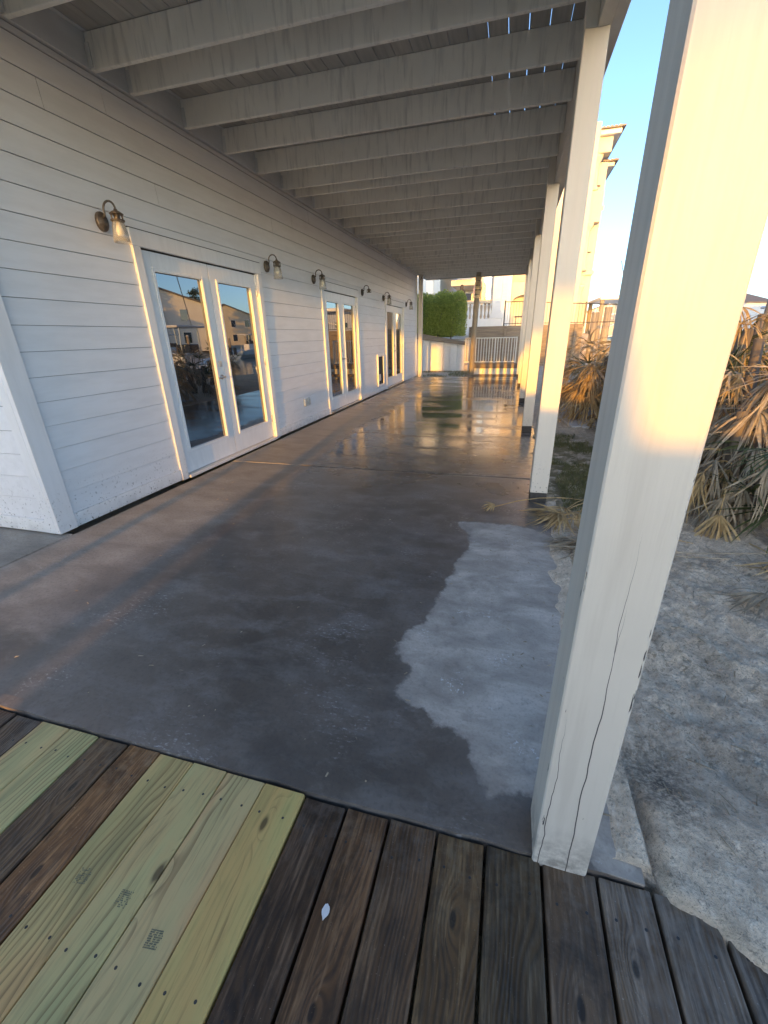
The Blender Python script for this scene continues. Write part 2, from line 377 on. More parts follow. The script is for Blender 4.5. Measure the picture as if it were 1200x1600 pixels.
M['plank_new'] = m_plank('fresh_treated_pine', True); M['plank_old'] = m_plank('wet_weathered_pine', False)

def m_timber(name, a, b, axis='z'):
    t = NT(name); p = t.pos(); r = t.rnd()
    sc_ = {'z': (1,1,.06), 'x': (.06,1,1), 'y': (1,.06,1)}[axis]
    g = t.noise(t.mapv(p, sc_), 26, 5, .65)
    c = t.ramp(g, [(.3,a),(.7,b)]); c = t.mix(t.math('MULTIPLY', r, .35), c, a)
    return t.pbr(c, .8, t.bump(g, .5, .006))
M['timber'] = m_timber('weathered_timber', (.17,.13,.095), (.33,.27,.20), 'x')
M['pile'] = m_timber('piling_wood', (.26,.21,.15), (.46,.39,.29), 'z')
M['rope'] = speckled('rope', (.78,.62,.38), .2, 40)
M['metal_bronze'] = speckled('weathered_bronze', (.11,.095,.08), .25, 50, .42); M['metal_bronze'].node_tree.nodes['Principled BSDF'].inputs['Metallic'].default_value = .4
M['metal_nickel'] = speckled('satin_nickel', (.55,.53,.49), .08, 40, .3); M['metal_nickel'].node_tree.nodes['Principled BSDF'].inputs['Metallic'].default_value = 1.
M['black_metal'] = speckled('black_metal', (.03,.03,.032), .1, 30, .45)
M['dark'] = speckled('dark_sheathing', (.17,.165,.155), .1, 8, .9)
M['flashing'] = speckled('dark_gap', (.035,.033,.03), .1, 8, .8)
M['mildew'] = speckled('black_mildew_base', (.05,.046,.042), .4, 30, .7, .4, 60)
M['stucco'] = speckled('cream_stucco', (.60,.56,.47), .05, 3, .8, .2, 60)
M['stucco_w'] = speckled('white_stucco', (.78,.77,.74), .04, 3, .8, .2, 60)
M['stucco_b'] = speckled('pale_blue_siding', (.56,.62,.66), .05, 3, .7)
M['tan'] = speckled('tan_wall', (.60,.50,.37), .06, 3, .8)
M['tile'] = speckled('clay_roof_tile', (.33,.265,.21), .35, 9, .75, .4, 20)
M['shingle'] = speckled('grey_shingle', (.16,.15,.145), .3, 12, .85, .5, 30)
M['boat_white'] = speckled('gelcoat', (.80,.80,.79), .03, 4, .25, .02)
M['plastic'] = speckled('outlet_plastic', (.62,.62,.58), .05, 10, .4)
M['paver'] = speckled('pale_paver', (.60,.59,.57), .12, 9, .85, .3, 60)
M['ink'] = speckled('ink', (.15,.15,.10), .3, 200, .7)
M['chip'] = speckled('white_chip', (.75,.75,.74), .1, 60, .6)
M['bark'] = m_timber('bark', (.10,.08,.06), (.22,.18,.14), 'z')
M['tarp'] = speckled('dock_box_plastic', (.35,.34,.32), .1, 5, .6)
def m_glass_dark():
    t = NT('window_glass'); p = t.pos()
    n = t.noise(p, 1.6, 2)
    return t.pbr((.010,.012,.014), .012, t.bump(n, .02, .01), ior=2.5)
M['pane'] = m_glass_dark()
def m_shade():
    t = NT('clear_glass_shade')
    fr = t.n('ShaderNodeLayerWeight'); fr.inputs[0].default_value = .35
    tr = t.n('ShaderNodeBsdfTransparent'); tr.inputs[0].default_value = (.93,.93,.90,1)
    gl = t.n('ShaderNodeBsdfGlossy'); gl.inputs['Roughness'].default_value = .04
    df = t.n('ShaderNodeBsdfDiffuse'); df.inputs[0].default_value = (.80,.80,.79,1)
    m1 = t.n('ShaderNodeMixShader'); t.put(m1.inputs[0], t.math('MULTIPLY', fr.outputs['Facing'], .75)); t.l(tr.outputs[0], m1.inputs[1]); t.l(gl.outputs[0], m1.inputs[2])
    m2 = t.n('ShaderNodeMixShader'); t.put(m2.inputs[0], t.ramp(t.noise(t.pos(), 30, 3), [(.3,.06),(.7,.16)])); t.l(m1.outputs[0], m2.inputs[1]); t.l(df.outputs[0], m2.inputs[2])
    t.l(m2.outputs[0], t.out.inputs[0]); return t.m
M['shade'] = m_shade()
M['bulb'] = speckled('bulb_glass', (.80,.79,.76), .05, 20, .12, 0.)
def m_leaf(name, a, b, c_, rough=.55, trans=.25):
    t = NT(name); p = t.pos()
    c = t.ramp(t.noise(p, 9, 4, .65), [(.3,a),(.52,b),(.72,c_)])
    q = t.n('ShaderNodeBsdfPrincipled'); t.l(c, q.inputs['Base Color']); q.inputs['Roughness'].default_value = rough
    tl = t.n('ShaderNodeBsdfTranslucent'); t.l(c, tl.inputs[0])
    mx = t.n('ShaderNodeMixShader'); mx.inputs[0].default_value = trans; t.l(q.outputs[0], mx.inputs[1]); t.l(tl.outputs[0], mx.inputs[2])
    t.l(mx.outputs[0], t.out.inputs[0]); return t.m
M['frond_dead'] = m_leaf('dead_frond', (.30,.20,.085), (.54,.39,.19), (.70,.55,.31), .75, .3)
M['frond_grey'] = m_leaf('withered_frond', (.22,.18,.125), (.38,.32,.23), (.52,.45,.34), .8, .2)
M['frond_green'] = m_leaf('green_frond', (.055,.075,.025), (.09,.115,.04), (.15,.17,.06))
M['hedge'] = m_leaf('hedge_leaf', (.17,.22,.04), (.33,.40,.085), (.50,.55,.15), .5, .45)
M['shrub'] = m_leaf('grey_green_leaf', (.07,.075,.04), (.12,.12,.065), (.19,.18,.10))
M['grass'] = m_leaf('grass_blade', (.12,.13,.05), (.20,.20,.08), (.34,.29,.15), .7, .3)
M['pine'] = m_leaf('pine_needles', (.03,.05,.025), (.05,.075,.035), (.08,.10,.05))
M['flower'] = m_leaf('petals', (.5,.12,.10), (.6,.55,.55), (.25,.25,.5))
def m_water():
    t = NT('canal_water'); p = t.pos()
    return t.pbr((.02,.05,.055), .06, t.bump(t.noise(t.mapv(p,(1,.6,1)), 3, 4), .25, .05), ior=1.33)
M['water'] = m_water()

# ------------------------------------------------------------------ ground and water
FEET = [(.85,1.25,.4),(1.12,1.62,.3),(.95,1.95,.5),(1.35,1.25,-.3),(1.25,2.05,.2),(.78,2.35,.1),(1.55,1.75,.9),(.72,1.72,.2),(1.6,2.3,.4),(1.05,.98,1.2)]
def gz(x, y):
    z = -.05 + .05*nz(x, y, 3., .6)
    near = sstep(.2, .9, x) * (1 - sstep(6, 12, max(abs(x), abs(y))))
    z += near*(.030*nz(x, y, 1., 4.) + .026*nz(x*1.7+y*.6, y*.7, 2., 9.) + .020*abs(nz(x, y*1.3, 4., 19.)) + .011*nz(x, y, 6., 37.))
    z += .06*sstep(.9, 2.6, x)*(1-sstep(5, 9, x))
    # sand heaped over the corner of the plank deck
    e = .775 - .15*sstep(.50, .78, x) + .030*nz(x*4, 7.7) + .018*nz(x*13, 1.7)
    if y < 1.3 and x > .47:
        hump = .008 + .012*nz(x*7, y*7, 3.) + .011*nz(x*19, y*19, 3.)
        k_ = sstep(e-.012, e+.03, y)*(1-sstep(.95, 1.3, y))*sstep(.47, .53, x)
        z = z + (hump - z)*k_
    if y < .95: z = z + (-.36 - z)*(1 - sstep(e-.035, e-.005, y))*(1-sstep(2.6, 3.2, x))
    for fx, fy, fa in FEET:
        dx_, dy_ = x-fx, y-fy
        if abs(dx_) < .25 and abs(dy_) < .25:
            u, v = dx_*math.cos(fa)+dy_*math.sin(fa), -dx_*math.sin(fa)+dy_*math.cos(fa)
            q = (u/.055)**2 + (v/.13)**2
            z += -.026*math.exp(-q*1.2) + .012*math.exp(-(q-2.2)**2*.9)
    if x < .50 and .83 < y < 15.6:
        wz = (x-.405)*.14 + .014*nz(x*2, y*1.6, 5.) + .006*nz(x*9, y*9, 6.)
        z = wz if x > .30 else -.14
    elif x < .50 and y >= .79: z = -.14
    if -60 < x < .44 and -8 < y < .79: z = -.36
    # land beyond the bulkheads is higher
    if x < 2.95:
        back = 19.62 if x < -1.75 else 21.35
        z += (1.28 if x < -1.75 else 1.60)*sstep(back-.02, back+.1, y)*(1 if y < 60 else 1)
    # canal
    sh = 6.6 - 3.2*sstep(13, 18, y) + 1.9*sstep(26, 30, y)
    if y > 26 and x > 2.95 and x < sh: z += 1.2*sstep(26, 26.4, y)
    z -= 2.4*sstep(sh, sh+.5, x)*(1-sstep(33, 36, x))
    z += .35*sstep(36, 40, x)
    return z
def axis(fine, coarse): return sorted(set([round(a, 4) for a in fine + coarse]))
xs = axis([.28, .295, .305, .32] + [.34 + .02*i for i in range(95)], [-700,-300,-120,-60,-30,-15,-8,-6.2,-4.5,-3,-2,-1.76,-1.74,-1,-.4,0] + [2.3+.1*i for i in range(28)] + [2.94,2.96,5.1,5.2,5.3,5.4,5.6,5.8,6.1,6.4,6.6,6.8,7.0,7.2,7.6,8.0,8.4,8.8,10,14,20,26,32,33,34,35,36,38,40,50,70,120,300,700])
ys = axis([.50 + .02*i for i in range(125)], [-400,-150,-60,-30,-15,-8.02,-7.98,-4,-2,-1,-.5,0,.3,.4] + [3.05+.1*i for i in range(60)] + [9.2+.3*i for i in range(34)] + [19.58,19.60,19.64,19.67,19.71,20.5,21,21.33,21.36,21.39,21.42,21.46,22.5,24,27,30,35,40,50,60,80,120,200,400,1000])
V = [(x, y, gz(x, y)) for y in ys for x in xs]; nx = len(xs)
F = [(j*nx+i, j*nx+i+1, (j+1)*nx+i+1, (j+1)*nx+i) for j in range(len(ys)-1) for i in range(nx-1)]
g = MB(); g.v = V; g.f = F
struct(g.build('ground', M['sand'], smooth=True, fix=False))
w = MB(); w.add([(3.0,-150,-.95),(36,-150,-.95),(36,1000,-.95),(3.0,1000,-.95)], [(0,1,2,3)])
struct(w.build('canal_water', M['water'], fix=False))

# ------------------------------------------------------------------ concrete patio
DRY = [(-.30,3.033),(-.20,2.86),(-.156,2.673),(-.215,2.45),(-.245,2.178),(-.275,1.95),(-.303,1.754),(-.38,1.64),(-.404,1.553),(-.35,1.45),(-.305,1.386),
       (-.335,1.31),(-.313,1.239),(-.22,1.20),(-.155,1.154),(-.056,1.123),(-.02,1.07),(-.002,1.01),(.03,.955),(.065,.918),(.095,.95),(.123,.965),(.185,.971),(.30,.90),(.40,.70),(.60,.70),
       (.60,2.55),(.47,2.78),(.368,2.951),(.25,3.03),(.123,3.067),(-.08,3.06)]
def sdf(x, y):
    d = 9.; ins = False; n = len(DRY)
    for i in range(n):
        ax, ay = DRY[i]; bx, by = DRY[(i+1) % n]
        if (ay > y) != (by > y) and x < (bx-ax)*(y-ay)/(by-ay) + ax: ins = not ins
        ex, ey = bx-ax, by-ay; t = max(0, min(1, ((x-ax)*ex + (y-ay)*ey)/(ex*ex+ey*ey)))
        d = min(d, math.hypot(x-ax-t*ex, y-ay-t*ey))
    return d if ins else -d
patio = bpy.data.objects.new('patio', None); col.objects.link(patio); patio.location = (-1.3, .8, 0); WORLD[patio.name] = Matrix.Translation(patio.location); struct(patio)
SX0, SX1 = -3.125, .462
def slab(x0, x1, y0, y1, dz, mat, fine=False):
    b = .006
    if not fine:
        return MB().cbox(x0, x1, y0, y1, -.12, dz, b).build('slab_section', mat, patio)
    s = .045; nxg = int((x1-x0)/s); nyg = int((y1-y0)/s)
    vs, fs, at = [], [], []
    for j in range(nyg+1):
        for i in range(nxg+1):
            x = x0 + (x1-x0)*i/nxg; y = y0 + (y1-y0)*j/nyg
            e = min(i, j, nxg-i, nyg-j)
            if j == 0: y += .006*nz(x*9, .3) + .004*nz(x*31, .9)
            vs.append((x, y, dz - (.005 if e == 0 else 0))); at.append(sdf(x, y))
    W_ = nxg+1
    for j in range(nyg):
        for i in range(nxg): fs.append((j*W_+i, j*W_+i+1, (j+1)*W_+i+1, (j+1)*W_+i))
    ring = [i for i in range(W_)] + [j*W_+nxg for j in range(1, nyg+1)] + [nyg*W_+i for i in range(nxg-1, -1, -1)] + [j*W_ for j in range(nyg-1, 0, -1)]
    o = len(vs)
    for q in ring: vs.append((vs[q][0], vs[q][1], -.12)); at.append(-1)
    R_ = len(ring)
    for k in range(R_): fs.append((ring[k], o+k, o+(k+1) % R_, ring[(k+1) % R_]))
    mb = MB(); mb.v = vs; mb.f = fs
    ob = mb.build('slab_section', mat, patio, fix=False)
    a = ob.data.attributes.new('dry', 'FLOAT', 'POINT'); a.data.foreach_set('value', at)
    return ob
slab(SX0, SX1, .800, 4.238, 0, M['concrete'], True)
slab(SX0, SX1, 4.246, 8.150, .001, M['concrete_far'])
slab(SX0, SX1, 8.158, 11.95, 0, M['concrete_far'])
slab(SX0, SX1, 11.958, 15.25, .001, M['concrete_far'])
slab(-6.5, SX0-.007, .800, 2.16, -.001, M['concrete_far'])

# ------------------------------------------------------------------ plank deck in front
deck = thing('plank_deck', (-.4, .2, -.06), 'wooden plank deck of old dark boards patched with fresh pale pine', 'deck')
edges = [(-2.36,0),(-2.215,0),(-2.07,0),(-1.927,0),(-1.787,0),(-1.647,1),(-1.508,1),(-1.37,0),(-1.23,0),(-1.09,1),(-.949,1),(-.813,1),(-.665,1),(-.519,0),(-.375,0),(-.236,0),(-.089,0),(.05,0),(.202,0),(.345,0),(.478,0),(.622,0),(.768,0),(.912,0),(1.056,0),(1.2,None)]
planks = []
_w, _b, _k, _g = (1.5,1.08,.70), (1.15,.88,.62), (.62,.54,.48), (1.05,1.0,.95)
TONES = [_b,_k,_b,_k,(.8,.72,.66),(1.05,.97,.82),(.95,.95,.80),(.95,.78,.58),(1.75,1.2,.72),(1.06,.90,.72),(.98,.95,.82),(1.05,.93,.84),(1.02,.93,.66),(.70,.58,.50),(1.0,.74,.52),(.85,.70,.56),(.95,.80,.55),(.62,.60,.50),(.80,.72,.64),(1.15,1.08,1.0),(1.0,.96,.90),(.85,.84,.82),_g,_g,_g]
for (xa, new), (xb, _) in zip(edges[:-1], edges[1:]):
    gp = .0016 if new else .0042
    yend = .790 + random.uniform(-.006, .004) + (.004 if new else 0)
    zt = -.016 + random.uniform(-.0025, .0025) + (.004 if new else 0)
    wa, wb = xa + gp, xb - gp
    prof = []
    b = .004
    top = [(wa, zt-b), (wa+b*.35, zt-b*.3), (wa+b, zt)] + ([] if new else [((wa*3+wb)/4, zt-.0015), ((wa+wb)/2, zt-.0020), ((wa+wb*3)/4, zt-.0015)]) + [(wb-b, zt), (wb-b*.35, zt-b*.3), (wb, zt-b)]
    prof = [(wb, zt-.036), (wa, zt-.036)] + top
    mb = MB().prism(prof, -2.3, yend, 'y')
    po = mb.build('plank', M['plank_new' if new else 'plank_old'], deck); planks.append(po)
    po.color = (*TONES[len(planks)-1], 1)
    for yy in (.70, .30):
        for q_ in (.22, .78):
            MB().lathe([(0.,.0006),(.0034,.0006),(.0040,0.)], (wa+(wb-wa)*q_+random.uniform(-.004,.004), yy+random.uniform(-.008,.008), zt-(.0 if new else .0012)), 'z', 8).build('screw_head', M['mildew'] if new else M['black_metal'], po)
for yj in (.70, .30, -.1, -.5, -.9, -1.3, -1.7, -2.1):
    MB().box(-2.4, 1.2, yj-.019, yj+.019, -.24, -.056).build('bearer', M['plank_old'], deck)
def stamp(px_, py_, plank, ang, dens=.78):
    mb = MB(); zt = max(v.co.z for v in plank.data.vertices) + .0006
    for r_ in range(9):
        x = -.017
        while x < .017:
            w_ = random.uniform(.0012, .0035)
            if random.random() < dens:
                y = -.017 + r_*.0042
                q = []
                for (a, b_) in ((x, y), (x+w_, y), (x+w_, y+.0027), (x, y+.0027)):
                    q.append((px_ + a*math.cos(ang) - b_*math.sin(ang), py_ + a*math.sin(ang) + b_*math.cos(ang), zt))
                mb.add(q, [(0,1,2,3)])
            x += w_ + random.uniform(.0004, .0012)
    mb.build('ink_mark', M['ink'], plank, fix=False)
# printed lumber marks on three of the fresh boards
for px_, py_, k, a_, d_ in ((-1.020, .425, 9, .16, .55), (-.868, .412, 10, .05, .66), (-.728, .366, 11, .12, .8)): stamp(px_, py_, planks[k], a_, d_)
mb = MB(); pts = [(-.338 + .010*math.cos(a)*(1+.35*nz(a, 2.)), .531 + .015*math.sin(a)*(1+.5*nz(a*2, 5.))) for a in [2*PI*i/16 for i in range(16)]]
mb.prism(pts, -.0165, -.0135, 'z'); mb.build('white_splat', M['chip'], planks[14])
for i in range(20, 24):
    for yy in (.30, .34):
        if i in (20, 21): MB().lathe([(.0, .001), (.004, .001), (.0045, 0.)], ((edges[i][0]+edges[i+1][0])/2 + (.03 if yy > .32 else -.03), .55, -.0165), 'z', 10).build('screw_head', M['metal_nickel'], planks[i])

# ------------------------------------------------------------------ the house
XW = -3.2
house = thing('house', (-4.6, 8.8, 0), 'white lap-sided house wall with three pairs of glazed doors', 'house')
Z0, PITCH, NR = .122, .1695, 18
DOORS = [(3.455, 5.53), (7.48, 9.42), (11.57, 13.68)]
YA, YB = 2.115, 15.62
TR = .088                                                # casing width
# wall behind the boards
ylist = [YA+.03] + [v for d in DOORS for v in d] + [YB-.03]
for i in range(0, len(ylist), 2): MB().box(-3.36, -3.2155, ylist[i], ylist[i+1], .03, 2.262).build('wall_panel', M['dark'], house)
MB().box(-3.36, -3.2155, YA+.03, YB-.03, 2.2625, 3.215).build('wall_panel', M['dark'], house)
MB().box(-3.40, -3.225, YA+.03, YB-.03, 3.2155, 6.4).build('upper_wall', M['siding'], house)
MB().box(-8.6, -3.41, 2.16, 15.55, .0, 6.4).build('house_body', M['siding'], house)
MB().box(-6.5, -3.24, YA+.0155, YA+.04, .03, 6.4).build('return_wall_panel', M['dark'], house)
# shared lap-board profile, unit length
lap = MB().prism([(-3.2150,0.),(-3.2000,0.),(-3.2005,.004),(-3.2085,PITCH-.0035),(-3.2150,PITCH-.0035)], 0., 1., 'y')
lap_me = None
def lapboard(y0, y1, z, sz=1.):
    global lap_me
    if lap_me is None:
        o = lap.build('siding_board', M['siding'], house); lap_me = o.data
    else: o = link('siding_board', lap_me, house)
    o.location = (random.uniform(-.0006, .0006), y0, z); o.scale = (1, y1-y0, sz)
for r in range(NR):
    z = Z0 + r*PITCH
    h = PITCH
    free = [(YA+.135, YB-.11)]
    if r == 12:
        for a, b in DOORS: lapboard(a-.004, b+.004, 2.2575, .066/(PITCH-.0035))
    if z < 2.24:
        for a, b in DOORS:
            nf = []
            for p, q in free:
                if a > p and b < q: nf += [(p, a-.001), (b+.001, q)]
                else: nf.append((p, q))
            free = nf
    cuts = {14: [3.9], 16: [2.95, 6.6], 17: [3.5, 7.2], 15: [6.0, 12.], 13: [8.6, 12.9]}.get(r, [])
    for p, q in free:
        ps = [p] + [c for c in cuts if p+.2 < c < q-.2] + [q]
        if q - p > 5 and not cuts: ps = [p, p + (q-p)*random.uniform(.3, .7), q]
        for a, b in zip(ps[:-1], ps[1:]): lapboard(a+.002, b-.002, z)
# return wall, facing the camera side
lap2 = MB().prism([(YA+.015,0.),(YA,0.),(YA+.0005,.004),(YA+.0085,PITCH-.006),(YA+.015,PITCH-.006)], -6.4, -3.30, 'x')
o2 = lap2.build('siding_board', M['siding'], house)
o2.location.z = Z0
for r in range(1, 30):
    o = link('siding_board', o2.data, house); o.location.z = Z0 + r*PITCH
# trims
def trim(name, *a, b=.003, mat='trim', par=None): return MB().cbox(*a, b).build(name, M[mat], par or house)
trim('corner_board', -3.215, -3.178, YA-.012, YA+.135, .012, 3.21)
trim('corner_board', -3.30, -3.2155, YA-.012, YA+.0155, .012, 3.21)
trim('corner_board', -3.215, -3.180, YB-.11, YB+.005, .012, 3.21)
trim('base_board', -6.4, -3.3005, YA-.008, YA+.03, .012, .121)
segs = [YA+.1355] + [v for d in DOORS for v in (d[0]-.0005, d[1]+.0005)] + [YB-.1105]
for i in range(0, len(segs), 2): trim('base_board', -3.215, -3.187, segs[i], segs[i+1], .012, .121)
trim('frieze_board', -3.215, -3.196, YA+.1355, YB-.1105, 3.174, 3.212, mat='ledger')
def lever(y, z, sgn, par, x):
    MB().lathe([(.0,.0),(.027,.0),(.027,.006),(.020,.010),(.011,.012),(.011,.050),(.0,.050)], (x, y, z), 'x', 16).build('handle_rose', M['metal_nickel'], par, True)
    MB().tube([(x+.045,y,z),(x+.050,y+sgn*.03,z+.001),(x+.048,y+sgn*.075,z),(x+.044,y+sgn*.115,z-.002)], [.009,.0085,.0075,.006], 8).build('lever_handle', M['metal_nickel'], par, True)
for di, (da, db) in enumerate(DOORS):
    ia, ib = da+TR, db-TR                                # clear opening between casings
    zt = 2.118; xl = -3.226                              # door leaf face
    trim('door_casing', -3.2150, -3.182, da, ia, .004, zt+.001)
    trim('door_casing', -3.2150, -3.182, ib, db, .004, zt+.001)
    trim('door_head_casing', -3.2150, -3.181, da-.006, db+.006, zt+.0015, zt+.130)
    MB().box(-3.2150, -3.190, da-.008, db+.008, zt+.1305, zt+.1385).build('drip_gap', M['flashing'], house)
    trim('door_jamb', -3.36, -3.2152, ia-.012, ia+.014, .004, zt+.02, b=.002)
    trim('door_jamb', -3.36, -3.2152, ib-.014, ib+.012, .004, zt+.02, b=.002)
    MB().box(-3.30, -3.2152, ia+.0145, ib-.0145, zt-.006, zt+.02).build('door_head', M['flashing'], house)
    trim('threshold', -3.30, -3.168, ia+.015, ib-.015, .003, .034, mat='metal_nickel' if di else 'ledger')
    yc = (ia+ib)/2; y0s = [(ia+.018, yc-.004), (yc+.004, ib-.018)]
    for li, (ya, yb) in enumerate(y0s):
        st = .118; g0, g1, h0, h1 = ya+st, yb-st, .265, 1.965
        leaf = MB()
        leaf.cbox(xl-.044, xl, ya, g0, .040, zt-.009, .0025); leaf.cbox(xl-.044, xl, g1, yb, .040, zt-.009, .0025)
        leaf.cbox(xl-.044, xl-.0004, g0-.002, g1+.002, .040, h0, .0025); leaf.cbox(xl-.044, xl-.0004, g0-.002, g1+.002, h1, zt-.009, .0025)
        lf = leaf.build('door_leaf', M['door'], house)
        fr = MB(); mw, md = .030, .012
        for (a0, a1, c0, c1) in ((g0-.012, g0+mw-.012, h0-.012, h1+.012), (g1-mw+.012, g1+.012, h0-.012, h1+.012)):
            fr.cbox(xl-.030, xl+md, a0, a1, c0, c1, .004)
        for (c0, c1) in ((h0-.012, h0+mw-.012), (h1-mw+.012, h1+.012)):
            fr.cbox(xl-.030, xl+md-.0006, g0+mw-.0125, g1-mw+.0125, c0, c1, .004)
        fr.build('glass_frame', M['door'], lf)
        MB().box(xl-.028, xl-.020, g0+.006, g1-.006, h0+.006, h1-.006).build('glass_pane', M['pane'], lf)
        hs = ib-.017 if li else ia+.017
        for hz in (.25, 1.02, 1.86):
            MB().lathe([(.006,0.),(.007,.004),(.007,.09),(.006,.094)], (xl+.006, hs, hz), 'z', 10).build('hinge', M['metal_nickel'], lf, True)
        if li == 0:
            ha = yb-.052
            MB().cbox(xl, xl+.010, ha-.024, ha+.030, 1.068, 1.128, .003).build('deadbolt', M['metal_nickel'], lf)
            lever(ha+.004, .955, -1 if di == 0 else 1, lf, xl)

# double outlet under the second lamp
ot = thing('outlet_box', (-3.2, 6.54, .37), 'pair of weatherproof outlet covers low on the white siding', 'outlet')
for k in (0, 1):
    y0 = 6.445 + k*.105
    MB().cbox(-3.199, -3.170, y0, y0+.085, .308, .432, .006).build('cover', M['plastic'], ot)
    MB().cbox(-3.1695, -3.158, y0+.010, y0+.075, .325, .415, .005).build('lid', M['metal_nickel'], ot)
pd = thing('pet_door', (-3.2, 10.95, .15), 'white framed pet door with dark flap beside the third pair of doors', 'pet door')
f = MB(); f.cbox(-3.199,-3.165,10.70,10.755,.155,.925,.004); f.cbox(-3.199,-3.165,11.20,11.255,.155,.925,.004); f.cbox(-3.199,-3.166,10.7555,11.1995,.155,.205,.004); f.cbox(-3.199,-3.166,10.7555,11.1995,.875,.925,.004)
f.build('frame', M['door'], pd); MB().box(-3.198,-3.186,10.756,11.199,.206,.874).build('flap', M['flashing'], pd)
MB().cbox(-3.164,-3.150,10.66,10.86,.30,.46,.004).build('latch_plate', M['plastic'], pd)

# ------------------------------------------------------------------ wall lanterns
def lantern(y, zc, label, shade=True):
    x = -3.184
    L = thing('wall_lantern', (-3.2, y, zc), label, 'wall lamp', 'gooseneck lanterns along the siding')
    def oval(mb, sc_):
        mb.v = [(vx, y + (vy-y)*.78, vz) for vx, vy, vz in mb.v]; return mb
    oval(MB().lathe([(.068,-.016),(.068,.004),(.060,.012),(.048,.014),(.044,.022),(.0,.024)], (x, y, zc-.01), 'x', 24), 1).build('back_plate', M['metal_bronze'], L, True)
    arm = [(x+.02, y, zc+.02), (x+.034, y, zc+.026)]
    cx, cz, R = x+.092, zc+.062, .056
    for k in range(11):
        a = PI*1.08 - k*(PI*1.13)/10
        arm.append((cx + R*math.cos(a), y, cz + R*math.sin(a)))
    MB().tube(arm, [.010,.009]+[.0078]*11, 10).build('gooseneck_arm', M['metal_bronze'], L, True)
    ex, ez = cx + R, cz - .012
    MB().lathe([(.0,.012),(.012,.012),(.014,.002),(.030,-.006),(.050,-.020),(.050,-.024),(.0,-.024)], (ex, y, ez), 'z', 20).build('cap', M['metal_bronze'], L, True)
    cage = MB()
    for k in range(6):
        a = 2*PI*k/6 + .3
        cage.tube([(ex+.042*math.cos(a), y+.042*math.sin(a), ez-.022), (ex+.042*math.cos(a), y+.042*math.sin(a), ez-.062)], .0045, 6)
    cage.lathe([(.050,-.060),(.051,-.064),(.050,-.070),(.036,-.070),(.036,-.060)], (ex, y, ez), 'z', 20)
    cage.lathe([(.022,-.024),(.022,-.070),(.0,-.072)], (ex, y, ez), 'z', 14)
    cage.build('cage', M['metal_bronze'], L, True)
    if shade:
        MB().lathe([(.040,-.0702),(.046,-.10),(.0555,-.16),(.061,-.212),(.058,-.212),(.0525,-.16),(.043,-.10),(.037,-.0702)], (ex, y, ez), 'z', 24).build('glass_shade', M['shade'], L, True)
        MB().lathe([(.013,-.072),(.014,-.088),(.024,-.112),(.0295,-.134),(.026,-.155),(.014,-.166),(.0,-.168)], (ex, y, ez), 'z', 16).build('bulb', M['bulb'], L, True)
for y, lab, s in ((3.20,'gooseneck lantern nearest the camera, left of the first pair of doors',True),(5.71,'gooseneck lantern just right of the first pair of doors',True),(7.19,'gooseneck lantern just left of the second pair of doors',True),
                  (9.70,'gooseneck lantern with its glass shade missing, right of the second doors',False),(11.38,'gooseneck lantern just left of the third pair of doors',True),(13.95,'farthest gooseneck lantern, right of the third pair of doors',True)):
    lantern(y, 2.245, lab, s)

# ------------------------------------------------------------------ upper deck that roofs the patio
ud = thing('upper_deck', (-1.4, 6., 3.2), 'white joisted upper deck roofing the patio, seen from below', 'deck')
ZJ, ZT = 3.215, 3.428
POST_Y = [.785, 3.585, 6.49, 9.46, 12.4, 15.2]
RY0, RY1 = .42, 17.1
trim('ledger_board', -3.2245, -3.168, RY0, RY1, ZJ+.003, ZT, mat='ledger', par=ud)
P = POST_Y + [17.1]; jy = [.62]
for a, b in zip(P[:-1], P[1:]):
    s0, s1 = a+.20, b-.165; k = 4 if b-a > 2.3 else 3
    jy += [s0 + (s1-s0)*i/k for i in range(k+1)]
jmb = MB().cbox(-3.166, .332, -.019, .019, ZJ, ZT-.001, .003); jo = None
for y in jy:
    if y > 16.95: continue
    if jo is None: o = jmb.build('joist', M['joist'], ud); jo = o.data
    else: o = link('joist', jo, ud)
    o.location = (0, y, random.uniform(-.002, .003)); o.rotation_euler = (random.uniform(-.004,.004), 0, random.uniform(-.0006,.0006))
    if 0 < y < 9:
        k2 = MB(); k2.cbox(-3.1675, -3.13, y-.030, y-.0195, ZJ+.01, ZJ+.15, .002); k2.build('joist_hanger', M['ledger'], ud)
trim('rim_beam', .334, .405, RY0, RY1, 2.992, ZT-.0015, mat='post', par=ud)
trim('rim_beam', .4055, .472, RY0, RY1, 2.996, ZT+.04, mat='post', par=ud)
trim('end_header', -3.16, .333, RY1-.045, RY1, ZJ-.03, ZT, mat='post', par=ud)
trim('end_header', -3.16, .333, RY0, RY0+.045, ZJ-.03, ZT, mat='post', par=ud)
x = -3.196; bw = .1405; i = 0
while x < .47:
    gap = .0055 + random.uniform(-.001, .002)
    w_ = .055 if i == 0 else bw
    MB().cbox(x, min(x+w_, .50), RY0+random.uniform(0,.02), RY1, ZT+.0005, ZT+.031, .003).build('deck_board', M['ledger'] if i == 0 else M['roofboard'], ud)
    x += w_ + gap; i += 1

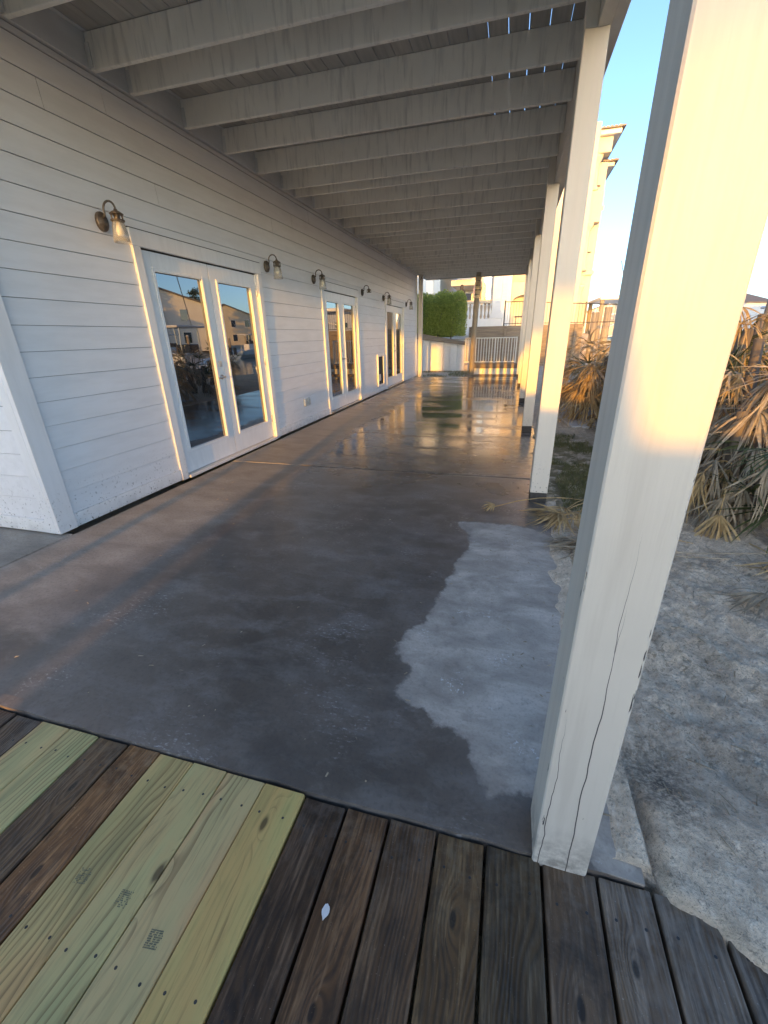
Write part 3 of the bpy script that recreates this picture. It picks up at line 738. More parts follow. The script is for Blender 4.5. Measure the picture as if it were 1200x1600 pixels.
PL = ['nearest white wooden post with long drying cracks, beside the plank deck', 'second white post from the camera, at the edge of the patio', 'third white post from the camera with palm shadows on it',
      'fourth white post from the camera along the patio edge', 'fifth white post, mostly hidden behind nearer posts', 'last white post in the row at the far patio corner']
for k, y in enumerate(POST_Y):
    x0 = .178 if k == 0 else .262 if k == 1 else .258
    pt = thing('support_post', (x0+.07, y+.07, 0), PL[k], 'post', 'posts along the patio edge')
    mt = M['nearpost'] if k == 0 else M['post']
    zb = -.03 if k == 0 else .088
    s_ = MB().cbox(x0, x0+.140, y, y+.140, zb, 2.9915, .004)
    if k: s_.cbox(x0, .3335, y, y+.140, 2.9915, ZT-.002, .003)
    else: s_.cbox(x0, x0+.140, y, y+.140, 2.9915, 3.21, .003)
    s_.build('shaft', mt, pt)
    if k: MB().cbox(x0+.002, x0+.138, y+.002, y+.138, 0.001, .0875, .003).build('stained_foot', M['mildew'], pt)
ep = thing('support_post', (-3.07, 15.66, 0), 'slim white post standing at the far end of the house wall', 'post')
MB().cbox(-3.155, -3.02, 15.66, 15.79, -.05, 3.214, .004).build('shaft', M['post'], ep)
MB().tube([(-3.09,15.65,3.05),(-3.0,15.66,3.2)], .012, 6).build('brace', M['metal_bronze'], ep)

# ------------------------------------------------------------------ unseen blockers added behind the camera to shade the patio
BY = -6.0
nb = thing('house_blocker', (-9., -21., -.3), 'unseen house block added far behind the camera on the left', 'house')  # added block that keeps sun off the return wall
MB().box(-16., -1.19, -24., -20., -.5, 5.2).build('wall', M['stucco'], nb)
MB().prism([(-16.4,5.2),(-1.2,5.2),(-8.6,7.4)], -24.3, -20., 'y').build('roof', M['shingle'], nb)
pa = thing('raised_blocker', (1.7, -25, -.3), 'raised pavilion added unseen behind the camera to cut the sun', 'blocker')  # added boxes, cut to set the upper edge of the sunlight
MB().box(-1.18, 2.42, -26.5, -25., 4.72, 5.85).build('roof', M['stucco'], pa)
MB().box(2.421, 4.7, -26.5, -25., 4.0795, 6.9).build('roof', M['stucco'], pa)
MB().box(2.33, 2.62, -25.9, -25.01, 3.90, 4.079).build('lower_block', M['stucco'], pa)  # extra box added to dim the top of the near post
MB().box(.97, 1.95, -25.6, -25.1, -.4, 4.719).build('wall', M['stucco'], pa)  # added to leave only one sunlit patch on the bulkhead
for x_ in (-.95, 4.4): MB().box(x_, x_+.14, -25.3, -25.16, -.4, 4.719 if x_ < 2 else 4.079).build('post', M['far_white'], pa)
rl = thing('rail_blocker', (-1.7, BY, -.3), 'unseen rail and two posts added behind the camera to stripe the sunlight', 'railing')  # added to throw the shadow stripes onto floor and siding
MB().cbox(-2.15, -2.06, BY-.03, BY+.03, -.4, 1.6, .004).build('post', M['plank_old'], rl)
MB().cbox(-1.49, -1.345, BY-.08, BY+.08, -.4, 2.6, .004).build('post', M['plank_old'], rl)
MB().cbox(-2.13, -1.30, BY-.02, BY+.02, 1.42, 1.60, .004).build('top_rail', M['plank_old'], rl)
hd = thing('hedge_blocker', (-.2, BY, -.3), 'unseen hedge-shaped blocker added behind the camera', 'hedge')  # added solid that keeps low sun off floor and posts
hb = MB(); pr = [(-1.19,-.4),(-1.19,1.9)] + [(-1.1+.3*i, 1.93+.05*nz(i*.7, 3.3)) for i in range(6)] + [(.60,2.03),(.70,2.01),(.745,1.965),(.775,1.89),(.795,1.80),(.808,1.757),(.82,1.748),(.98,1.746),(1.04,1.70),(1.08,1.60),(1.30,1.59),(1.6,1.62),(1.9,1.5),(2.4,1.45),(3.2,1.2),(4.2,.8),(5.,.4),(5.,-.4)]  # outline shaped to cast the curved shadow edge on the near post
hb.prism(pr, BY-.5, BY+.02, 'y'); hb.build('blocker_mass', M['hedge'], hd)
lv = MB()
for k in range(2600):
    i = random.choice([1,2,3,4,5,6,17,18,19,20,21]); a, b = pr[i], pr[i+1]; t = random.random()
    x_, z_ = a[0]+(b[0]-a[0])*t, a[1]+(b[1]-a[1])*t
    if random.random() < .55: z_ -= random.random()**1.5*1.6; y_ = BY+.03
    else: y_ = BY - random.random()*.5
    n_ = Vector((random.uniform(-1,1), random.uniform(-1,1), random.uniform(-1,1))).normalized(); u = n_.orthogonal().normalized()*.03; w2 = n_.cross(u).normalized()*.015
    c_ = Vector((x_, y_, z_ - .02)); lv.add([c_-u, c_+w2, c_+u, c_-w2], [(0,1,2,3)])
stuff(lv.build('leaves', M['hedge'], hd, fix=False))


# ------------------------------------------------------------------ palms
def strip(mb, base, d, side, length, w, droop, curl, seg=5):
    d = Vector(d).normalized(); p = Vector(base); side = Vector(side).normalized(); vs = []
    nrm = d.cross(side).normalized()
    for i in range(seg+1):
        t = i/seg
        ww = w*(.55+.9*t if t < .35 else (.865+.1*(1-t))*(1-((t-.35)/.65)**1.8)) if i < seg else w*.04
        vs += [p - side*ww + nrm*ww*.35, p + side*ww + nrm*ww*.35]
        d = (d + Vector((0,0,-1))*droop/seg + side*curl/seg).normalized()
        nrm = d.cross(side).normalized() if d.cross(side).length > .05 else nrm
        p = p + d*(length/seg)
    mb.add(vs, [(2*i, 2*i+1, 2*i+3, 2*i+2) for i in range(seg)])
def frond(base, az, el, pet, fan, dead, R_, nleaf=20, w=.011):
    """petiole from base, then a fan of narrow blades"""
    mb = MB(); p = Vector(base); d = Vector((math.cos(az)*math.cos(el), math.sin(az)*math.cos(el), math.sin(el)))
    pts = [p.copy()]; sag = (1.3 if dead else .45)*R_.uniform(.6, 1.2)
    for i in range(6):
        d = (d + Vector((0,0,-1))*sag/6*(.4+i*.25)).normalized(); p = p + d*pet/6; pts.append(p.copy())
    mb.tube(pts, [.009-.0008*i for i in range(7)], 5)
    side = d.cross(Vector((0,0,1))); side = side.normalized() if side.length > .1 else Vector((1,0,0))
    up = side.cross(d).normalized()
    spread = R_.uniform(1.1, 1.5) if not dead else R_.uniform(.6, 1.25)
    for k in range(nleaf):
        a = (k/(nleaf-1) - .5)*2*spread + R_.uniform(-.06, .06)
        q = d*math.cos(a) + side*math.sin(a) + up*R_.uniform(-.12, .25)
        sd = (side*math.cos(a) - d*math.sin(a))
        if dead: sd = (sd + up*R_.uniform(-.8,.8)).normalized()
        L = fan*(1 - .28*abs(a)/spread)*R_.uniform(.8, 1.05)
        strip(mb, p + q*.01, q, sd, L, w*R_.uniform(.7, 1.25), (R_.uniform(.6, 3.2) if dead else R_.uniform(.1, .9)), R_.uniform(-1.1,1.1) if dead else R_.uniform(-.15,.15))
    return mb
def clump(name, loc, label, n_dead, n_green, rad, hgt, seed, pet=(.5,.9), fan=(.4,.65), grey=.2, bias=None, w=.011, el=(.15,1.35), gel=(.35,1.4), cat='plant'):
    R_ = random.Random(seed); zg = gz(loc[0], loc[1])
    T = thing(name, (loc[0], loc[1], zg), label, cat)
    for k in range(n_dead + n_green):
        dead = k < n_dead
        az = R_.uniform(0, 2*PI) if bias is None else R_.gauss(bias[0], bias[1])
        r_ = rad*math.sqrt(R_.random())*.6
        b = (loc[0] + r_*math.cos(az+R_.uniform(-.8,.8)), loc[1] + r_*math.sin(az), zg + hgt*R_.random()**1.2*(.8 if dead else 1))
        mb = frond(b, az, R_.uniform(*(el if dead else gel)), R_.uniform(*pet), R_.uniform(*fan), dead, R_, w=w)
        mat = M['frond_green'] if not dead else M['frond_grey'] if R_.random() < grey else M['frond_dead']
        mb.build('frond', mat, T, fix=False)
    tr = MB()
    for k in range(4):
        a = R_.uniform(0, 2*PI); c_ = Vector((loc[0]+rad*.25*math.cos(a), loc[1]+rad*.25*math.sin(a), zg-.05))
        tr.tube([c_, c_+Vector((.05*math.cos(a), .05*math.sin(a), hgt*.5)), c_+Vector((.10*math.cos(a), .1*math.sin(a), hgt*.95+.1))], [.07,.06,.04], 8)
    tr.build('trunk', M['bark'], T, True)
    return T
clump('palmetto', (1.68, 8.2), 'dry golden palmetto clump behind the second post, above the pale paver', 70, 1, .65, .95, 3, pet=(.3,.65), fan=(.45,.75), grey=.1, w=.010)
clump('palmetto', (2.15, 7.5), 'straw-coloured palmetto just right of the golden clump', 60, 2, .65, .9, 41, pet=(.3,.65), fan=(.45,.75), grey=.2, w=.010)
clump('palmetto', (2.0, 10.6), 'dull brown palmetto thicket at the back, left of the golden clump', 46, 4, .7, .7, 4, grey=.6)
clump('palmetto', (3.05, 7.0), 'withered palmetto hanging behind the nearest post, upper right', 60, 4, .8, 1.5, 5, pet=(.4,.8), fan=(.5,.75), grey=.35)
clump('palmetto', (2.35, 4.6), 'large drooping dead palmetto at the right edge of the picture', 100, 6, .75, 1.25, 6, pet=(.35,.7), fan=(.45,.75), grey=.6, w=.009)
clump('palmetto', (1.95, 3.95), 'low grey skirt of hanging fronds beside the nearest post', 60, 4, .55, .75, 51, pet=(.25,.5), fan=(.4,.65), grey=.75, w=.008, el=(-.1,1.0), gel=(.1,.9))
clump('palmetto', (2.30, 3.75), 'dark green palmetto low at the right edge, under the dead fronds', 40, 12, .55, .5, 7, pet=(.3,.6), fan=(.4,.6), grey=.8, el=(-.1,.5), gel=(.2,1.1))
clump('palmetto', (2.25, 6.0), 'tall tangled palmetto behind the drooping one, right of the nearest post', 84, 4, .7, 1.35, 31, pet=(.35,.7), fan=(.45,.75), grey=.3, w=.009)
clump('palmetto', (3.7, 5.2), 'palmetto beyond the right edge with mixed dead and green fronds', 26, 12, .7, 1.3, 8, grey=.5)
clump('palmetto', (4.4, 9.5), 'palmetto standing toward the canal behind the others', 20, 16, .9, .8, 9, grey=.4)
clump('palmetto', (3.2, 12.5), 'palmetto farthest along the canal side of the patio', 20, 14, .9, .6, 10, grey=.5)

def fallen(loc, seed, label, n, az0, spread=.8, z=None, mat='frond_dead', pet=(.35,.7), fan=(.22,.38)):
    R_ = random.Random(seed); z0 = (z if z is not None else gz(*loc)) + .02
    T = thing('fallen_frond', (loc[0], loc[1], z0-.02), label, 'dead frond', 'dead fronds fallen on the ground')
    for k in range(n):
        az = az0 + R_.uniform(-spread, spread); mb = MB()
        d = Vector((math.cos(az), math.sin(az), R_.uniform(.05,.25))); L = R_.uniform(*pet)
        p0 = Vector((loc[0]+R_.uniform(-.12,.12), loc[1]+R_.uniform(-.12,.12), z0))
        pts = [p0 + d*L*t + Vector((0,0,-.25*L*t*t)) for t in (0,.25,.5,.75,1)]
        pts = [Vector((q.x, q.y, max(q.z, z0-.005))) for q in pts]
        mb.tube(pts, [.0045,.0045,.004,.0035,.003], 5)
        for j in range(14):
            a = az + PI + R_.uniform(-.9, .9)
            dd = Vector((math.cos(a), math.sin(a), R_.uniform(-.05,.55))); sd = Vector((-math.sin(a), math.cos(a), R_.uniform(-.6,.6)))
            L2 = R_.uniform(*fan); m2 = MB(); strip(m2, p0+Vector((0,0,.02)), dd, sd, L2, .008, R_.uniform(.5,1.3), R_.uniform(-.9,.9))
            m2.v = [(vx, vy, max(vz, z0-.008)) for vx, vy, vz in m2.v]; mb.add(m2.v, m2.f)
        mb.build('frond', M[mat], T, fix=False)
fallen((.52, 3.30), 21, 'tangle of dry fronds heaped at the foot of the second post', 6, .3, .9, .0, pet=(.5,1.0))
fallen((.60, 2.78), 22, 'withered fronds sprawled over the patio edge left of the nearest post', 6, .7, .7, .0, 'frond_grey', (.5,1.1))
fallen((.08, 3.34), 23, 'single dry frond tip lying on the wet concrete', 1, .35, .1, .0, pet=(.7,.8), fan=(.08,.16))
fallen((1.42, 2.55), 24, 'dried star-shaped frond head on the sand at the right', 2, 1.1, .6, None, 'frond_grey')
fallen((1.80, 2.75), 25, 'pale straw fronds on the sand below the green palmetto', 3, 1.3, .6, None, 'frond_dead', (.5,.9))
fallen((.10, 8.9), 27, 'small twig of frond on the wet concrete near the fourth post', 1, .4, .2, .0, pet=(.25,.3), fan=(.06,.12))
fallen((1.55, 6.9), 28, 'green-brown frond lying across the pale paver', 3, 1.2, 1.4, .0, 'frond_grey', (.3,.5))

gr = MB(); R_ = random.Random(5)
for k in range(15000):
    t = R_.random(); yy = 3.55 + 3.0*R_.random(); xx = .56 + .75*R_.random()
    if nz(xx*2.2, yy*1.4, 8.) < -.08 or (xx-.50)/.85 > 1.05 - .25*abs(yy-4.9): continue
    b = Vector((xx, yy, gz(xx, yy)-.004)); a = R_.uniform(0, 2*PI); h = R_.uniform(.012,.05); ln = R_.uniform(.3,1.4)*h
    tip = b + Vector((math.cos(a)*ln, math.sin(a)*ln, h)); s_ = Vector((-math.sin(a), math.cos(a), 0))*.0036
    gr.add([b-s_, b+s_, tip], [(0,1,2)])
go = stuff(gr.build('grass_patch', M['grass'], fix=False)); tag(go, 'short mossy green grass between the patio edge and the palmettos', 'grass')
pv = MB().prism([(1.0,9.0),(1.95,9.0),(1.98,7.35),(1.72,7.08),(1.02,7.08),(.90,8.0)], -.06, -.005, 'z').build('stepping_paver', M['paver'])
tag(pv, 'pale flat concrete paver on the sand below the golden palmetto', 'paver')

# ------------------------------------------------------------------ far end of the patio
bk = thing('bulkhead_wall', (-4., 19.5, 0), 'white vertical-board bulkhead under a sloping timber cap, below the hedge', 'wall')
R_ = random.Random(3); x_ = -9.4; k = 0
while x_ < -2.15:
    w_ = .30; dpt = .07 if k % 2 else 0
    top = 1.30 - (x_+3.8)*.155
    MB().cbox(x_+.004, x_+w_-.004, 19.44-dpt+.04, 19.56, -.12, min(top, 1.6)-.08, .004).build('board', M['far_white'], bk); x_ += w_; k += 1
cp = MB(); cp.add([(-9.4,19.30,1.62),(-3.9,19.30,1.43),(-1.85,19.30,1.06),(-9.4,19.30,1.40),(-3.9,19.30,1.20),(-1.85,19.30,.93),(-9.4,19.62,1.62),(-3.9,19.62,1.43),(-1.85,19.62,1.06),(-9.4,19.62,1.40),(-3.9,19.62,1.20),(-1.85,19.62,.93)],
    [(0,1,4,3),(1,2,5,4),(6,9,10,7),(7,10,11,8),(0,6,7,1),(1,7,8,2),(3,4,10,9),(4,5,11,10),(2,8,11,5),(0,3,9,6)]).build('cap_timber', M['timber'], bk)
tw = thing('timber_wall', (1., 21.3, 0), 'dark horizontal timber retaining wall behind the white picket rail', 'wall')
for i in range(8): MB().cbox(-1.9, 2.9, 21.12+.012*(i % 2), 21.34, -.1+i*.22, .114+i*.22, .008).build('timber', M['timber'], tw)
for i in range(4): MB().cbox(-1.8+i*1.45, -1.68+i*1.45, 21.06, 21.118, -.1, 1.66, .006).build('batten', M['timber'], tw)
lw = thing('low_bulkhead', (-.4, 16.4, 0), 'low wall of short pale boards with timber beam at the far patio edge', 'wall')
for i in range(11): MB().cbox(-1.36+i*.155, -1.36+i*.155+.146, 16.36+.015*(i % 2), 16.42, -.12, .205, .003).build('board', M['far_white'], lw)
MB().cbox(-1.40, .36, 16.30, 16.50, .206, .372, .008).build('beam', M['timber'], lw)
MB().cbox(-1.5, .45, 16.05, 16.22, -.1, .012, .006).build('sill_beam', M['timber'], lw)
for i in range(3): MB().cbox(.24, .48, 16.25+.35*i, 16.55+.35*i, -.1, .10+.12*i, .01).build('stone_step', M['paver'], lw)
pk = thing('picket_rail', (-.7, 16.45, .37), 'white picket railing at the far end of the patio', 'railing')
MB().cbox(-1.60, .20, 16.42, 16.48, 1.195, 1.235, .004).build('top_rail', M['far_white'], pk)
MB().cbox(-1.60, .20, 16.425, 16.475, .40, .435, .004).build('bottom_rail', M['far_white'], pk)
x_ = -1.59; i = 0
while x_ < .17:
    wide = .042 if i in (0, 11, 19) else .026
    MB().cbox(x_, x_+wide, 16.432, 16.468, .375 if wide > .03 else .4355, 1.1945, .002).build('picket', M['far_white'], pk); x_ += .094; i += 1
MB().cbox(.165, .205, 16.43, 16.47, .3725, 1.24, .003).build('end_post', M['far_white'], pk)
pl = thing('mooring_pole', (-1.26, 16.15, 0), 'weathered round wooden pole wrapped with rope bands at the patio end', 'pole')
MB().tube([(-1.30,16.15,-.15),(-1.285,16.15,1.0),(-1.25,16.16,2.2),(-1.215,16.17,3.45),(-1.20,16.17,4.2)], [.098,.094,.088,.084,.082], 14).build('shaft', M['pile'], pl, True)
for i in range(5): MB().lathe([(.088,0.),(.100,.015),(.102,.05),(.098,.085),(.086,.10)], (-1.228, 16.165, 2.46+i*.135), 'z', 14).build('rope_band', M['rope'], pl, True)
# sand spilled and weeds beyond the slab
wd = MB(); R_ = random.Random(8)
for k in range(2600):
    xx = R_.uniform(-3.6, -1.4); yy = 16.6 + 2.7*R_.random()
    if nz(xx*1.3, yy*.9, 2.) < -.05: continue
    b = Vector((xx, yy, gz(xx, yy)-.005)); a = R_.uniform(0, 2*PI); h = R_.uniform(.03,.11); s_ = Vector((-math.sin(a), math.cos(a), 0))*.007
    wd.add([b-s_, b+s_, b+Vector((math.cos(a)*h*.7, math.sin(a)*h*.7, h))], [(0,1,2)])
wo_ = stuff(wd.build('weed_patch', M['grass'], fix=False)); tag(wo_, 'low weeds in front of the white bulkhead boards', 'weeds')

# hedge on the raised ground
db = MB(); R_ = random.Random(17)
for k in range(900):
    if k < 620: x_, y_ = R_.uniform(.5, 2.4), R_.uniform(.8, 4.2); z_ = gz(x_, y_)+.004
    else: x_, y_ = (R_.uniform(-2.9, .44), R_.uniform(.85, 4.2)); z_ = .0008
    if k >= 620 and R_.random() < .35: x_ = R_.uniform(.1, .45)
    L_ = R_.uniform(.004, .05)*(1 if k < 620 else .25); a = R_.uniform(0, 6.28); w_ = R_.uniform(.0008, .003)
    c_, d_, n_ = Vector((x_, y_, z_)), Vector((math.cos(a), math.sin(a), R_.uniform(-.05,.1)))*L_, Vector((-math.sin(a), math.cos(a), 0))*w_
    db.add([c_-d_-n_, c_-d_+n_, c_+d_+n_, c_+d_-n_, c_+Vector((0,0,w_*1.6))], [(0,1,4),(1,2,4),(2,3,4),(3,0,4)])
tag(stuff(db.build('plant_litter', M['frond_grey'], fix=False)), 'bits of dry plant litter scattered over sand and slab', 'litter')
hg = thing('box_hedge', (-3.6, 20.6, 1.25), 'bright green clipped hedge above the white bulkhead', 'hedge')
hc = MB(); R_ = random.Random(12)
def hedge_pt(R_):
    while True:
        x_, y_, z_ = R_.uniform(-7.2,-2.02), R_.uniform(19.75, 21.5), R_.uniform(1.30, 3.12)
        topz = 3.0 + .22*nz(x_*1.9, y_*1.9, 4.) + .14*nz(x_*5, y_*5)
        edge = -2.02 - .16*abs(nz(y_*2, z_*2, 7.)) - .5*max(0, z_-2.7)**1.3
        if z_ < topz and x_ < edge:
            dd = min(y_-19.75 + .26*nz(x_*3, z_*3, 1.) - .05, topz - z_, edge - x_)
            if R_.random() < math.exp(-max(dd,0)/.22)+.05: return Vector((x_, y_, z_))
for k in range(34000):
    c_ = hedge_pt(R_); n_ = Vector((R_.uniform(-1,1), R_.uniform(-1.4,.4), R_.uniform(-.4,1.3))).normalized()
    u = n_.orthogonal(); u.rotate(Matrix.Rotation(R_.uniform(0,6.28), 3, n_)); u = u.normalized()*R_.uniform(.026,.048); w2 = n_.cross(u).normalized()*R_.uniform(.014,.022)
    hc.add([c_-u, c_+w2+n_*.006, c_+u, c_-w2+n_*.006], [(0,1,2,3)])
stuff(hc.build('leaves', M['hedge'], hg, fix=False))
MB().cbox(-7.0, -2.42, 20.12, 21.3, 1.25, 2.82, .2).build('inner_mass', M['hedge'], hg)
for i in range(8): MB().tube([(-6.8+i*.6, 20.2, 1.1),(-6.75+i*.6, 20.15, 1.7),(-6.6+i*.6, 20.1, 2.3)], [.03,.025,.015], 6).build('stem', M['bark'], hg)

# ------------------------------------------------------------------ neighbour's villa
vl = thing('villa', (-1., 30, 1.5), 'cream stucco villa with tower, columns and arches beyond the patio', 'house')
def vb(name, mat, *a, b=.02): return MB().cbox(*a, b).build(name, M[mat], vl)
vb('wall', 'stucco', -3.6, 3.6, 30.0, 40., 1.2, 11.4)
vb('white_wing', 'stucco_w', -1.20, -.22, 27.6, 30., 1.2, 8.0)
vb('shaded_wing', 'stucco_w', -1.95, -1.205, 28.6, 30., 1.2, 7.5)
vb('tan_wing', 'tan', -.215, 1.6, 28.4, 30., 4.05, 8.0)
vb('porch_wall', 'stucco', -.215, 1.6, 29.3, 30., 1.2, 4.049)
vb('balcony_soffit', 'stucco', -3.59, -1.96, 27.2, 30., 3.9, 4.2)
vb('balcony_soffit', 'stucco', -3.59, -2.4, 26.6, 27.19, 4.3, 4.9)
def vwin(x0, x1, z0, z1, y, par=None):
    f_ = MB()
    for q in ((x0-.08, x0, z0-.08, z1+.08), (x1, x1+.08, z0-.08, z1+.08), (x0+.0005, x1-.0005, z1, z1+.08), (x0+.0005, x1-.0005, z0-.08, z0)): f_.box(q[0], q[1], y-.07, y+.02, q[2], q[3])
    w_ = f_.build('window', M['far_white'], vl); MB().box(x0, x1, y-.03, y+.01, z0, z1).build('pane', M['pane'], w_)
vwin(-3.1, -2.65, 2.3, 3.7, 29.99); vwin(-1.80, -1.42, 2.9, 5.0, 28.59); vwin(.75, 1.05, 2.2, 3.7, 29.29)
vwin(-2.45, -2.2, 2.9, 3.8, 29.99)
# shutters on the white wing
for i in range(6): MB().box(-.98, -.46, 27.575, 27.599, 3.05+i*.16, 3.16+i*.16).build('shutter_slat', M['far_white'], vl)
# arch over the porch
ar = MB(); cx_, cz_, r0 = .55, 2.95, .72
pts = [(cx_ + r0*math.cos(PI*k/12), cz_ + .62*r0*math.sin(PI*k/12)) for k in range(13)]
outer = [(1.6, 4.04), (-.21, 4.04)]
for k in range(12):
    a, b = pts[k], pts[k+1]
    ar.prism([a, b, (b[0], 4.048), (a[0], 4.048)], 28.42, 28.9, 'y')
ar.box(-.21, cx_-r0, 28.43, 28.9, 1.2, 4.047); ar.box(cx_+r0, 1.6, 28.43, 28.9, 1.2, 4.047)
ar.build('arch', M['stucco'], vl)
# balustrade on white base wall
bs = thing('balustrade', (-2., 24., 1.25), 'white stone balustrade with turned balusters behind the mooring pole', 'balustrade')
MB().cbox(-3.7, -.56, 23.95, 24.3, 1.28, 2.06, .015).build('base_wall', M['stucco_w'], bs)
MB().cbox(-3.7, -.60, 24.0, 24.25, .9, 1.279, .01).build('plinth', M['paver'], bs)
MB().cbox(-3.7, -1.10, 24.0, 24.2, 2.76, 2.92, .02).build('cap_rail', M['tan'], bs)
bal = None; prf = [(.055,0.),(.055,.05),(.030,.08),(.045,.14),(.066,.24),(.060,.33),(.030,.48),(.024,.56),(.045,.60),(.055,.64),(.055,.698)]
for i in range(14):
    if bal is None: o = MB().lathe(prf, (0,0,0), 'z', 10).build('baluster', M['stucco_w'], bs, True); bal = o.data
    else: o = link('baluster', bal, bs)
    o.location = (-3.55+i*.185, 24.1, 2.0605)
MB().box(-3.6, -1.12, 24.9, 25.0, 1.3, 2.75).build('back_panel', M['tan'], bs)  # added panel, its tan stands in for porch shade between the balusters
cl = thing('flared_pillar', (-.85, 24.1, 2.06), 'white paneled pillar with flared foot at the end of the balustrade', 'pillar')
MB().prism([(-1.18,2.061),(-.50,2.061),(-.56,2.22),(-.64,2.34),(-.66,6.2),(-1.06,6.2),(-1.06,2.34),(-1.12,2.2)], 23.93, 24.33, 'y').build('shaft', M['stucco_w'], cl)
for i in range(7): MB().box(-1.055, -.665, 23.918, 23.9295, 2.6+i*.15, 2.67+i*.15).build('louver', M['stucco_w'], cl)
MB().lathe([(.07,0.),(.11,.05),(.06,.12),(.12,.35),(.06,.48),(.0,.5)], (-.36, 23.6, 1.28), 'z', 10).build('newel', M['far_white'], cl, True)
ut = thing('urn', (-2.62, 24.1, 2.92), 'dark urn standing on the balustrade beside the hedge top', 'urn')
MB().lathe([(.10,0.),(.06,.05),(.05,.10),(.16,.25),(.19,.42),(.10,.52),(.08,.58),(.10,.64),(.06,.72),(.0,.75)], (-2.62, 24.1, 2.921), 'z', 14).build('body', M['mildew'], ut, True)
fp = thing('flower_basket', (-2.0, 24.3, 2.9), 'small basket of red and white flowers next to the pole', 'flowers')
fm = MB(); R_ = random.Random(4)
for k in range(160):
    c_ = Vector((-1.98+R_.gauss(0,.06), 24.3+R_.gauss(0,.06), 3.28+R_.gauss(0,.14))); n_ = Vector((R_.uniform(-1,1),R_.uniform(-1,1),R_.uniform(-1,1))).normalized(); u = n_.orthogonal().normalized()*.03; w2 = n_.cross(u).normalized()*.03
    fm.add([c_-u, c_+w2, c_+u, c_-w2], [(0,1,2,3)])
fm.build('petals', M['flower'], fp, fix=False); MB().tube([(-1.98,24.3,2.92),(-1.98,24.3,3.2)], .012, 6).build('stem', M['frond_green'], fp)
# tower at the right end
def tv(name, mat, *a, b=.03): return MB().cbox(*a, b).build(name, M[mat], vl)
tv('tower_wall', 'stucco', 2.4, 4.45, 32.0, 36., 1.2, 10.2)
tv('tower_wall', 'stucco', 4.451, 4.75, 34.0, 37., 1.2, 9.4)
for z in (4.55, 7.85): tv('belt_course', 'stucco', 2.3, 4.55, 31.85, 31.999, z, z+.25); tv('belt_shadow_line', 'mildew', 2.35, 4.2, 31.92, 31.999, z+1.2, z+1.26, b=.01)
tv('balcony', 'stucco', 2.0, 4.40, 31.4, 31.849, 7.2, 8.75); tv('balcony', 'stucco', 1.6, 3.9, 31.3, 31.849, 4.0, 4.5)
for z0, z1 in ((1.3, 4.0), (4.75, 7.19), (8.76, 10.4)):
    MB().lathe([(.34,0.),(.34,.15),(.26,.22),(.24,z1-z0-.4),(.26,z1-z0-.35),(.36,z1-z0-.15),(.40,z1-z0)], (3.72, 31.62, z0), 'z', 18).build('column', M['stucco'], vl, True)
tv('entablature', 'stucco', 2.2, 4.42, 31.2, 31.999, 10.402, 11.1)
tv('cornice', 'stucco_w', 2.0, 4.75, 30.9, 36.2, 11.101, 11.32); tv('cornice', 'stucco_w', 4.40, 5.0, 33.4, 37.2, 10.35, 10.55)
for (x0, x1, y0, y1, z) in ((1.9, 4.85, 30.75, 36.4, 11.33), (4.3, 5.12, 33.2, 37.4, 10.56)):
    tl = MB(); nn = int((x1-x0)/.2)
    for i in range(nn):
        xc = x0 + .1 + i*.2
        tl.prism([(xc+.1*math.cos(PI*k/6), z+.09*math.sin(PI*k/6)+.0) for k in range(7)], y0, y1, 'y')
    for i in range(int((y1-y0)/.2)):
        yc = y0 + .1 + i*.2
        tl.prism([(yc+.1*math.cos(PI*k/6), z+.005+.09*math.sin(PI*k/6)) for k in range(7)], x1-.3, x1+.05, 'x')
    tl.build('roof_tiles', M['tile'], vl)
tv('window_slit', 'mildew', 4.50, 4.62, 33.95, 33.999, 8.1, 9.3, b=.005)
# balcony rails, black metal fence on the terrace edge
mf = thing('metal_fence', (2.5, 21.9, 1.66), 'thin black metal railing along the terrace above the timber wall', 'railing')
MB().tube([(-.40,21.9,2.66),(.48,21.9,2.64),(2.7,21.9,2.48),(4.8,21.9,2.33),(6.2,21.9,2.25)], .018, 6).build('top_rail', M['black_metal'], mf)
MB().tube([(-.40,21.9,1.76),(6.2,21.9,1.68)], .015, 6).build('bottom_rail', M['black_metal'], mf)
for i in range(55):
    x_ = -.38 + i*.12; zt = 2.655 - max(0, x_-.45)*.072
    MB().box(x_-.006, x_+.006, 21.894, 21.906, 1.70, zt).build('bar', M['black_metal'], mf)
for x_ in (-.40, 1.3, 3.0, 4.7): MB().cbox(x_-.03, x_+.03, 21.87, 21.93, 1.55, 2.72 - max(0,x_-.4)*.07, .004).build('post', M['black_metal'], mf)
tb = thing('patio_table', (.55, 23.2, 1.6), 'small table behind the black railing, right of the pillar', 'table')
MB().cbox(.05, .85, 23.0, 23.6, 2.05, 2.10, .01).build('top', M['timber'], tb)
for a_ in (.1, .75):
    for b_ in (23.06, 23.5): MB().box(a_, a_+.04, b_, b_+.04, 1.55, 2.049).build('leg', M['timber'], tb)
bh = thing('blue_house', (-8.5, 34, 1.3), 'pale blue house showing above the hedge at the left', 'house')
MB().box(-12., -4.95, 32., 44., 1., 9.).build('wall', M['stucco_b'], bh); MB().box(-5.9, -5.4, 31.9, 31.999, 1., 9.).build('corner_trim', M['far_white'], bh)
MB().prism([(-12.5,9.),(-4.5,9.),(-8.5,11.5)], 31.5, 44.5, 'y').build('roof', M['shingle'], bh)
f2 = MB(); f2.box(-7.6, -6.6, 31.96, 31.999, 4.6, 6.2); w_ = f2.build('window', M['pane'], bh)

